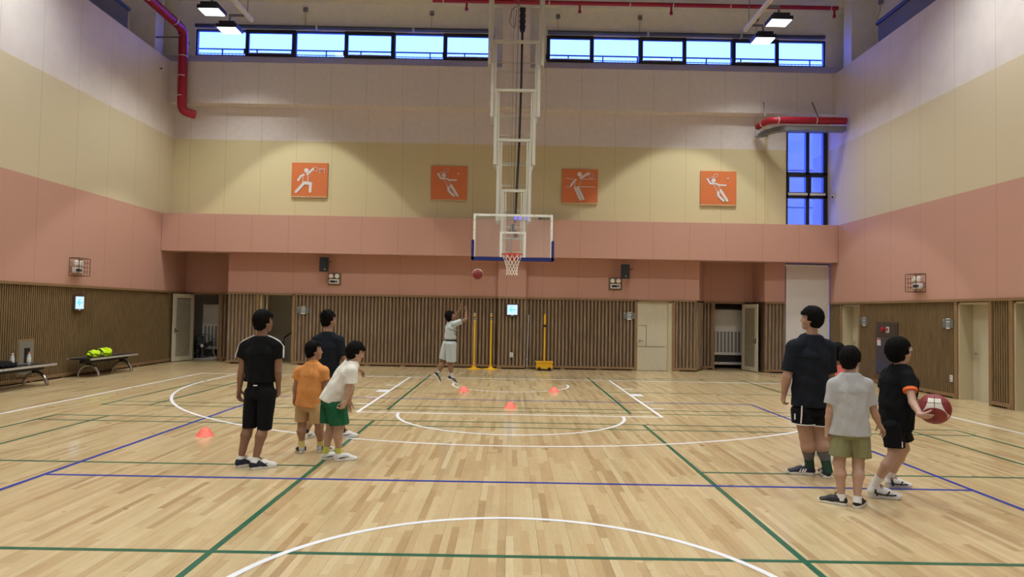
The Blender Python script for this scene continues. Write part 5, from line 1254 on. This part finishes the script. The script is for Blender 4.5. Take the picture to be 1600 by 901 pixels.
# white side panel on the shooter's shirt and belt
o = p5['origin']; J = p5['J']
mb = MB(); cc = J['hem'] * .5 + J['neck'] * .5
for k in range(3):
    a = cc + np.array([.045, -.10, .05 - .06 * k]); mb.tube([a - o, a + np.array([.04, .012, .02]) - o, a + np.array([.07, .03, -.01]) - o], .008, 6)
mb.build('shirt_print', cloth('slate', (70, 84, 98)), p5['shirt'], smooth='auto')
mb = MB(); hm = J['hem'] + np.array([0, 0, -.03]); Rr, Ff = p5['R'], p5['Fw']
mb.tube([hm + Rr * .118 * math.cos(a) + Ff * .098 * math.sin(a) - o for a in np.linspace(0, 2 * PI, 25)[:-1]], .012, 8, closed=True)
mb.build('waistband', blk2, p5['shorts'], smooth='auto')
# 6 --- big dark tee, right
p6 = person(dict(Y=7.05, H=1.70, az=-8, haz=(-52, 4), hs=.235, bulk=1.28, hand=.95, skin=skin('fair2', (172, 136, 116)), label='tall broad person in dark oversized t-shirt and black shorts with white hem',
  J=dict(pelvis=(1265, 640), neck=(1268, 524.5), head=(1267.5, 499, -.01), shL=(1241.5, 543, -.01), shR=(1292, 543, .03), elL=(1229.5, 588, -.02), elR=(1298, 590, .05), wrL=(1225, 615, .05), wrR=(1299, 618, .1),
         hipL=(1255, 644, -.01), hipR=(1277, 644, .01), knL=(1260, 683, 0), knR=(1281, 684, .01), hem=(1264.5, 634.5), slL=(1231.5, 580, -.01), slR=(1296.5, 582, .04), shortL=(1255, 662, -.01), shortR=(1278.5, 664, .01)),
  shoes=[(FL(1251, 740.5), -72, .275), (FL(1289, 743), 12, .275)], shoe_style=(shn, solew, wht, 'stripes'),
  shirt=dict(m=navyblk, hem=.180, hemd=.155, mid=.178, midd=.150, chest=.190, chestd=.145, sr=.072, wr=.007), shorts=dict(m=blk2, w=.165, d=.14, lt=.115, lb=.105), hair=dict(amp=.0025, vol=1.12, nape=-.072, fringe=.02),
  socks=[(mat('sock_green', (30, 66, 52), .8), -.03, .07, 'sock'), (mat('sock_grey', (96, 96, 96), .8), .07, .16, 'sock_cuff')], handL=dict(curl=(.5, .6, .4))))
o = p6['origin']; J = p6['J']
mb = MB()
for k, lb in (('shortL', .1), ('shortR', .1)):
    c = J[k] + np.array([0, 0, .006]); mb.tube([c + np.array([.112 * math.cos(a), .122 * math.sin(a), 0]) - o for a in np.linspace(0, 2 * PI, 33)[:-1]], .006, 6, closed=True)
mb.build('hem_piping', wht, p6['shorts'], smooth='auto')
a, b = at(1253, 634, 7.05 - .150), at(1251.5, 661, 7.05 - .125)
MB().tube([a - o, (a + b) / 2 + (0, -.004, 0) - o, b - o], .007, 6).tube([at(1242, 646, 7.0 - .03) - o, at(1242, 655, 7.0 - .04) - o], .006, 6).build('side_stripe', wht, p6['shorts'], smooth='auto')
# 9 --- pink tee hidden behind
p9 = person(dict(Y=7.75, H=1.36, az=5, haz=(10, 0), hs=.22, skin=skin('tan2', (156, 120, 98)), label='person in coral pink t-shirt mostly hidden behind two others',
  J=dict(pelvis=(1297, 640), neck=(1308, 572), head=(1308, 552), shL=(1294, 582), shR=(1321, 582), elL=(1286, 606), elR=(1326, 606), wrL=(1288, 625, .1), wrR=(1325, 626, .1),
         hipL=(1290, 643), hipR=(1304, 643), knL=(1284, 676), knR=(1302, 678), hem=(1299, 636), slL=(1289, 597), slR=(1324, 597), shortL=(1288, 664), shortR=(1303, 666)),
  shoes=[(FL(1276, 711), -15, .23), (FL(1297, 722), 25, .23)], shoe_style=(wht, solew, shg, 'wave'),
  shirt=dict(m=pnk, hem=.13, hemd=.105, mid=.13, midd=.105, chest=.135, chestd=.10, sr=.052), shorts=dict(m=blk2, w=.135, d=.105, lt=.08, lb=.075), hair=dict(amp=.003, vol=1.05), socks=[(wht, -.02, .06, 'sock')]))
# 7 --- heather grey tee
p7 = person(dict(Y=6.0, H=1.40, az=12, haz=(42, 0), hs=.215, bulk=1.05, skin=skin('fair', (182, 148, 128)), label='person in light grey t-shirt and olive shorts standing with arms hanging',
  J=dict(pelvis=(1329, 672), neck=(1328, 585.5), head=(1328.5, 562.5, .02), shL=(1303.5, 601, .03), shR=(1354, 601, -.03), elL=(1296.5, 641, .03), elR=(1366, 643, -.03), wrL=(1293, 670, .06), wrR=(1374, 664, .03),
         hipL=(1316, 680, .02), hipR=(1342, 680, -.02), knL=(1311, 724, .01), knR=(1341, 726, -.02), hem=(1328.5, 678.5), slL=(1297.5, 631, .03), slR=(1362, 632, -.03), shortL=(1311.5, 712, .01), shortR=(1345, 714, -.02)),
  shoes=[(FL(1301, 786), -50, .235), (FL(1343, 790), 42, .235)], shoe_style=(shb, solew, shb, 'logo'),
  shirt=dict(m=gryt, hem=.180, hemd=.140, mid=.148, midd=.12, chest=.152, chestd=.11, sr=.056, wr=.006), shorts=dict(m=oliv, w=.155, d=.115, lt=.088, lb=.084), hair=dict(amp=.0025, vol=1.10, fringe=.02, nape=-.078),
  socks=[(wht, -.02, .006, 'sock')], handR=dict(D=(.55, .3, -.6), N=(-.3, .2, -1), curl=(.3, .4, .3), th=(0, 1, .2), spread=.12), handL=dict(curl=(.8, .9, .5))))
o = p7['origin']; hp = p7['hp']
def glasses(p, m):
    hp, o = p['hp'], p['origin']; g = MB()
    for s in (-1, 1):
        g.tube([hp(s * .034 + .021 * math.cos(a), .098 - .006 * abs(math.cos(a)), .008 + .017 * math.sin(a)) - o for a in np.linspace(0, 2 * PI, 17)[:-1]], .0028, 6, closed=True)
        g.tube([hp(s * .055, .093, .014) - o, hp(s * .080, .05, .014) - o, hp(s * .085, -.01, .008) - o], .0028, 6)
    g.tube([hp(-.013, .100, .012) - o, hp(.013, .100, .012) - o], .0025, 6); g.build('glasses', m, p['root'], smooth='auto')
glasses(p7, M_black)
# 8 --- black kit with orange trim, holding a ball
M_orc = mat('orange_trim', (240, 112, 44), .7)
p8 = person(dict(Y=6.25, H=1.47, az=48, haz=(74, 14), hs=.238, bulk=1.02, skin=skin('fair3', (182, 148, 130)), label='person in black kit with orange trim and white glasses holding out a basketball',
  J=dict(pelvis=(1400, 664), neck=(1407, 573), head=(1405.5, 550, .02), shL=(1388, 584, .13), shR=(1419, 590, -.12), elL=(1379, 616, .17), elR=(1426, 628, -.26), wrL=(1413, 628, .0), wrR=(1438.5, 648.5, -.45),
         hipL=(1404, 668, .09), hipR=(1395, 670, -.06), knL=(1412, 700, .12), knR=(1397, 710, -.10), hem=(1399, 668), slL=(1380, 606, .17), slR=(1422.5, 611, -.195), shortL=(1412, 688, .10), shortR=(1398, 699, -.09)),
  shoes=[(FL(1403, 760.5), 88, .255), (FL(1382, 777.5), 98, .285)], shoe_style=(wht, solew, shb, 'wave'),
  shirt=dict(m=blk, hem=.150, hemd=.135, mid=.150, midd=.13, chest=.165, chestd=.115, sr=.054, wr=.005), shorts=dict(m=blk2, w=.14, d=.13, lt=.09, lb=.080), hair=dict(amp=.0028, vol=1.14, fringe=.02, nape=-.06),
  socks=[(wht, -.03, .10, 'sock')], handR=dict(D=(1, .06, -.16), N=(.05, .62, .8), curl=(.10, .28, .25), th=(0, -.3, 1), spread=.14), handL=dict(D=(.88, -.45, .05), N=(.3, -.6, -.1), curl=(.3, .4, .3), th=(0, 0, 1), spread=.16)))
glasses(p8, mat('glasses_white', (230, 232, 236), .3))
o = p8['origin']; J = p8['J']; n = nrm(J['slR'] - J['shR']); a1, a2, _ = bas(n)
MB().tube([J['slR'] - n * .022 - o, J['slR'] - n * .008 - o, J['slR'] + n * .003 - o], [.0585, .0585, .0575], 28).build('sleeve_trim', M_orc, p8['shirt'], smooth='auto')
hp = p8['hp']; c0 = J['neck'] + np.array([0, 0, .02])
MB().tube([c0 + p8['Fw'] * .05 + p8['R'] * x - o for x in (-.05, -.02, .02, .05)], [.008, .013, .013, .008], 8).build('collar_trim', M_orc, p8['shirt'], smooth='auto')
c = at(1410, 690, 6.25 - .2) - o; MB().tube([c, c + (0, 0, -.05)], .005, 6).build('shorts_logo', wht, p8['shorts'])

# ---- basketballs
def ball_mat(name, kind):
    m = mat(name, (132, 40, 42), .5, bump=.5, bscale=500); n = m.node_tree.nodes; l = m.node_tree.links; b = n['Principled BSDF']
    tc = n.new('ShaderNodeTexCoord'); nv = n.new('ShaderNodeVectorMath'); nv.operation = 'NORMALIZE'; l.new(tc.outputs['Object'], nv.inputs[0])
    def mth(op, x, y=None):
        q = n.new('ShaderNodeMath'); q.operation = op
        for i, t in enumerate((x, y)):
            if t is None: continue
            if isinstance(t, (int, float)): q.inputs[i].default_value = t
            else: l.new(t, q.inputs[i])
        return q.outputs[0]
    if kind == 0:
        cur = None
        for d, c in (((0, -.8, -.6), .68), ((-.88, -.3, .38), .77), ((.88, -.3, .38), .77), ((0, -.05, 1), .79), ((0, .8, -.6), .68), ((-.88, .35, .38), .80), ((.88, .35, .38), .80), ((.9, 0, -.6), .9), ((-.9, 0, -.6), .9)):
            v = np.array(d, float); v /= np.linalg.norm(v)
            dt = n.new('ShaderNodeVectorMath'); dt.operation = 'DOT_PRODUCT'; l.new(nv.outputs[0], dt.inputs[0]); dt.inputs[1].default_value = tuple(v)
            e = mth('SUBTRACT', dt.outputs['Value'], c); cur = e if cur is None else mth('MAXIMUM', cur, e)
        fac = mth('LESS_THAN', cur, 0.0)
    else:
        sx = n.new('ShaderNodeSeparateXYZ'); l.new(nv.outputs[0], sx.inputs[0]); fac = mth('LESS_THAN', mth('ABSOLUTE', sx.outputs[1]), .30)
    mx = n.new('ShaderNodeMix'); mx.data_type = 'RGBA'; l.new(fac, mx.inputs[0]); mx.inputs[6].default_value = srgb(132, 40, 42); mx.inputs[7].default_value = srgb(222, 216, 204)
    l.new(mx.outputs[2], b.inputs['Base Color']); return m
def ball(c, r, rot, lab, kind):
    t = thing('basketball', lab, 'ball', c); t.rotation_euler = rot; nu, nv = 48, 32
    MB().lathe([(max(r * math.sin(PI * j / nv), 1e-4), -r * math.cos(PI * j / nv)) for j in range(nv + 1)], nu).build('ball_skin', ball_mat('ball_panels_%d' % kind, kind), t, smooth=True)
    sm = MB()
    sm.tube([(0, r * 1.003 * math.cos(k), r * 1.003 * math.sin(k)) for k in np.linspace(0, 2 * PI, 65)[:-1]], .0022, 5, closed=True)
    sm.tube([(r * .88 * math.cos(k), r * .88 * math.sin(k), r * .48) for k in np.linspace(0, 2 * PI, 65)[:-1]], .0022, 5, closed=True)
    sm.build('seams', M_black, t); return t
ball(at(1460, 638.5, 5.88), .129, (0, 0, -.56), 'maroon and white basketball held out by the person in black and orange', 0)
ball(at(746.3, 428, 15.3), .12, (.25, .1, .05), 'maroon basketball in the air just left of the hoop net', 1)

# ---- clothes and bag on benches
def heap(name, c, blobs, m, lab, cat, h=.009, wr=.006, group=None):
    lo = np.min([b[0] - b[1] for b in [(np.array(x[0]), max(x[1])) for x in blobs]], axis=0) - .05; hi = np.max([b[0] + b[1] for b in [(np.array(x[0]), max(x[1])) for x in blobs]], axis=0) + .05
    F_ = Field(lo, hi, h)
    for p, r in blobs:
        F_.ell(p, np.eye(3), r, .04, disp=lambda u: wr * (np.sin(u[0] * 60 + u[1] * 25) + np.sin(u[1] * 48 + u[2] * 50 + 1) + np.sin(u[2] * 70 + u[0] * 31)) )
    F_.put(lambda X, Y, Z: -Z + 0 * X + 0 * Y, lo, hi, op='i')
    o = sdf_obj(name, [F_.mesh()], m, None, (0, 0, 0)); o.location = tuple(c); return tag(o, lab, cat)
heap('black_jacket', (-9.42, 12.0, .429), [((0, 0, .05), (.2, .4, .12)), ((.03, -.3, .06), (.16, .25, .13)), ((-.05, .35, .05), (.16, .3, .16)), ((.05, .62, .03), (.15, .3, .09))], cloth('jacket_black', (20, 20, 22)), 'heap of black clothing piled on the near left bench', 'clothes')
nb = heap('neon_bag', (-9.48, 15.6, .431), [((0, 0, .06), (.14, .2, .10)), ((.0, .32, .07), (.15, .17, .12)), ((0, .48, .08), (.10, .08, .12))], cloth('neon', (196, 232, 40), n=.08), 'neon yellow-green bag lying on the far bench at the left wall', 'bag')
build_each(MB().tube([(.15, -.05, .02), (.14, .02, .12), (.05, .06, .17), (-.08, .02, .14)], .012, 8).tube([(.15, .1, .03), (.13, .08, .12), (.03, .12, .175)], .012, 8).tube([(.1, -.2, .05), (0, -.24, .12), (-.1, -.2, .08)], .010, 8), 'strap', M_black, nb, smooth='auto')
# ---- storage rooms
t = thing('floor_fan', 'large round black floor fan on a white tube stand in the left storage opening', 'fan', (-9.42, 20.98, 0))
g = MB()
for r in (.10, .17, .24, .31, .355): g.tube([(r * math.cos(a), -.06 + .0 * r, .42 + r * math.sin(a)) for a in np.linspace(0, 2 * PI, 37)[:-1]], .005, 5, closed=True)
for k in range(24): a = k * PI / 12; g.tube([(.06 * math.cos(a), -.08, .42 + .06 * math.sin(a)), (.355 * math.cos(a), -.04, .42 + .355 * math.sin(a))], .0028, 4)
g.tube([(.36 * math.cos(a), .06, .42 + .36 * math.sin(a)) for a in np.linspace(0, 2 * PI, 37)[:-1]], .01, 6, closed=True)
g.build('guard', mat('fan_wire', (96, 98, 98), .4, metal=.6), t)
bl_ = MB()
for k in range(4):
    a = k * PI / 2 + .3; c, s = math.cos(a), math.sin(a)
    bl_.add([(.05 * c, .0, .42 + .05 * s), (.3 * math.cos(a - .3), .03, .42 + .3 * math.sin(a - .3)), (.32 * math.cos(a + .25), -.02, .42 + .32 * math.sin(a + .25)), (.06 * math.cos(a + .5), -.02, .42 + .06 * math.sin(a + .5)),
             (.05 * c, .008, .42 + .05 * s), (.3 * math.cos(a - .3), .038, .42 + .3 * math.sin(a - .3)), (.32 * math.cos(a + .25), -.012, .42 + .32 * math.sin(a + .25)), (.06 * math.cos(a + .5), -.012, .42 + .06 * math.sin(a + .5))],
            [(0, 1, 2, 3), (4, 7, 6, 5), (0, 4, 5, 1), (1, 5, 6, 2), (2, 6, 7, 3), (3, 7, 4, 0)])
bl_.build('blades', M_black, t); MB().lathe([(.07, .0), (.07, .16), (.03, .2)], 18, (0, 0, .42), 'y').build('motor', M_black, t, smooth='auto'); MB().lathe([(.05, -.09), (.05, -.08)], 18, (0, 0, .42), 'y').build('hub_badge', M_whitep, t)
MB().tube([(-.36, 0, .42), (-.30, .02, .24), (-.40, .0, .03), (-.30, -.05, .018), (.30, -.05, .018), (.40, 0, .03), (.30, .02, .24), (.36, 0, .42)], .013, 8).tube([(-.3, .1, .018), (.3, .1, .018)], .013, 8).tube([(-.38, 0, .03), (-.3, .1, .018)], .012, 8).tube([(.38, 0, .03), (.3, .1, .018)], .012, 8).build('stand', M_whitep, t, smooth='auto')
def ac(c, w, lab):
    t = thing('air_conditioner', lab, 'air conditioner', c); h = 1.72
    MB().box(-w, w, -.16, .16, .0, h).build('body', mat('ac_body', (206, 204, 196), .5), t, bevel=.012)
    g = MB()
    k = -w + .06
    while k < w - .06: g.box(k, k + .07, -.168, -.16, .38, 1.02); k += .11
    g.build('intake_grille', mat('ac_grille', (120, 120, 114), .6), t)
    build_each(MB().box(-w + .05, w - .05, -.166, -.16, .08, .30).box(-w + .05, w - .05, -.166, -.16, h - .03, h - .005), 'dark_vent', M_black, t)
ac((-9.22, 21.35, 0), .34, 'tall white air conditioner behind the floor fan in the left storage room')
ac((6.68, 21.1, .12), .56, 'tall white air conditioner with grille inside the right storage opening')
one(MB().lathe([(0.01, -.14), (.09, -.11), (.14, 0), (.09, .11), (.01, .14)], 18), 'green_bag', mat('green_cloth', (24, 84, 50), .7, bump=.5, bscale=60), 'dark green round bundle beside the floor fan', 'bundle', (-9.92, 21.35, .52), smooth=True)
one(MB().box(-.2, .2, -.2, .2, 0, .04).box(-.18, -.14, -.18, -.14, -.36, 0).box(.14, .18, -.18, -.14, -.36, 0).box(-.18, -.14, .14, .18, -.36, 0).box(.14, .18, .14, .18, -.36, 0), 'low_stool', M_black, 'small dark stool under the green bundle', 'stool', (-9.92, 21.35, .36))
t = thing('stair_handrail', 'thin dark handrail inside the dark middle doorway', 'handrail', (-6.6, 21.0, 0))
MB().tube([(-.35, 0, .7), (.05, 0, .98), (.5, 0, .98)], .02, 8).tube([(-.35, 0, .7), (-.35, 0, 0)], .015, 8).tube([(.3, 0, .98), (.3, 0, 0)], .015, 8).build('rail', M_black, t, smooth='auto')
# blue box painted as the window light low behind the big person
one(MB().box(-.16, .16, -.14, .14, 0, .42).box(-.18, .18, -.16, .16, .42, .46), 'window_light_block', mat('blue_window_light', (40, 96, 230), .4), 'bright blue box standing for window light at the foot of the window blind', 'painted light', (8.12, 19.25, 0), bevel=.01)
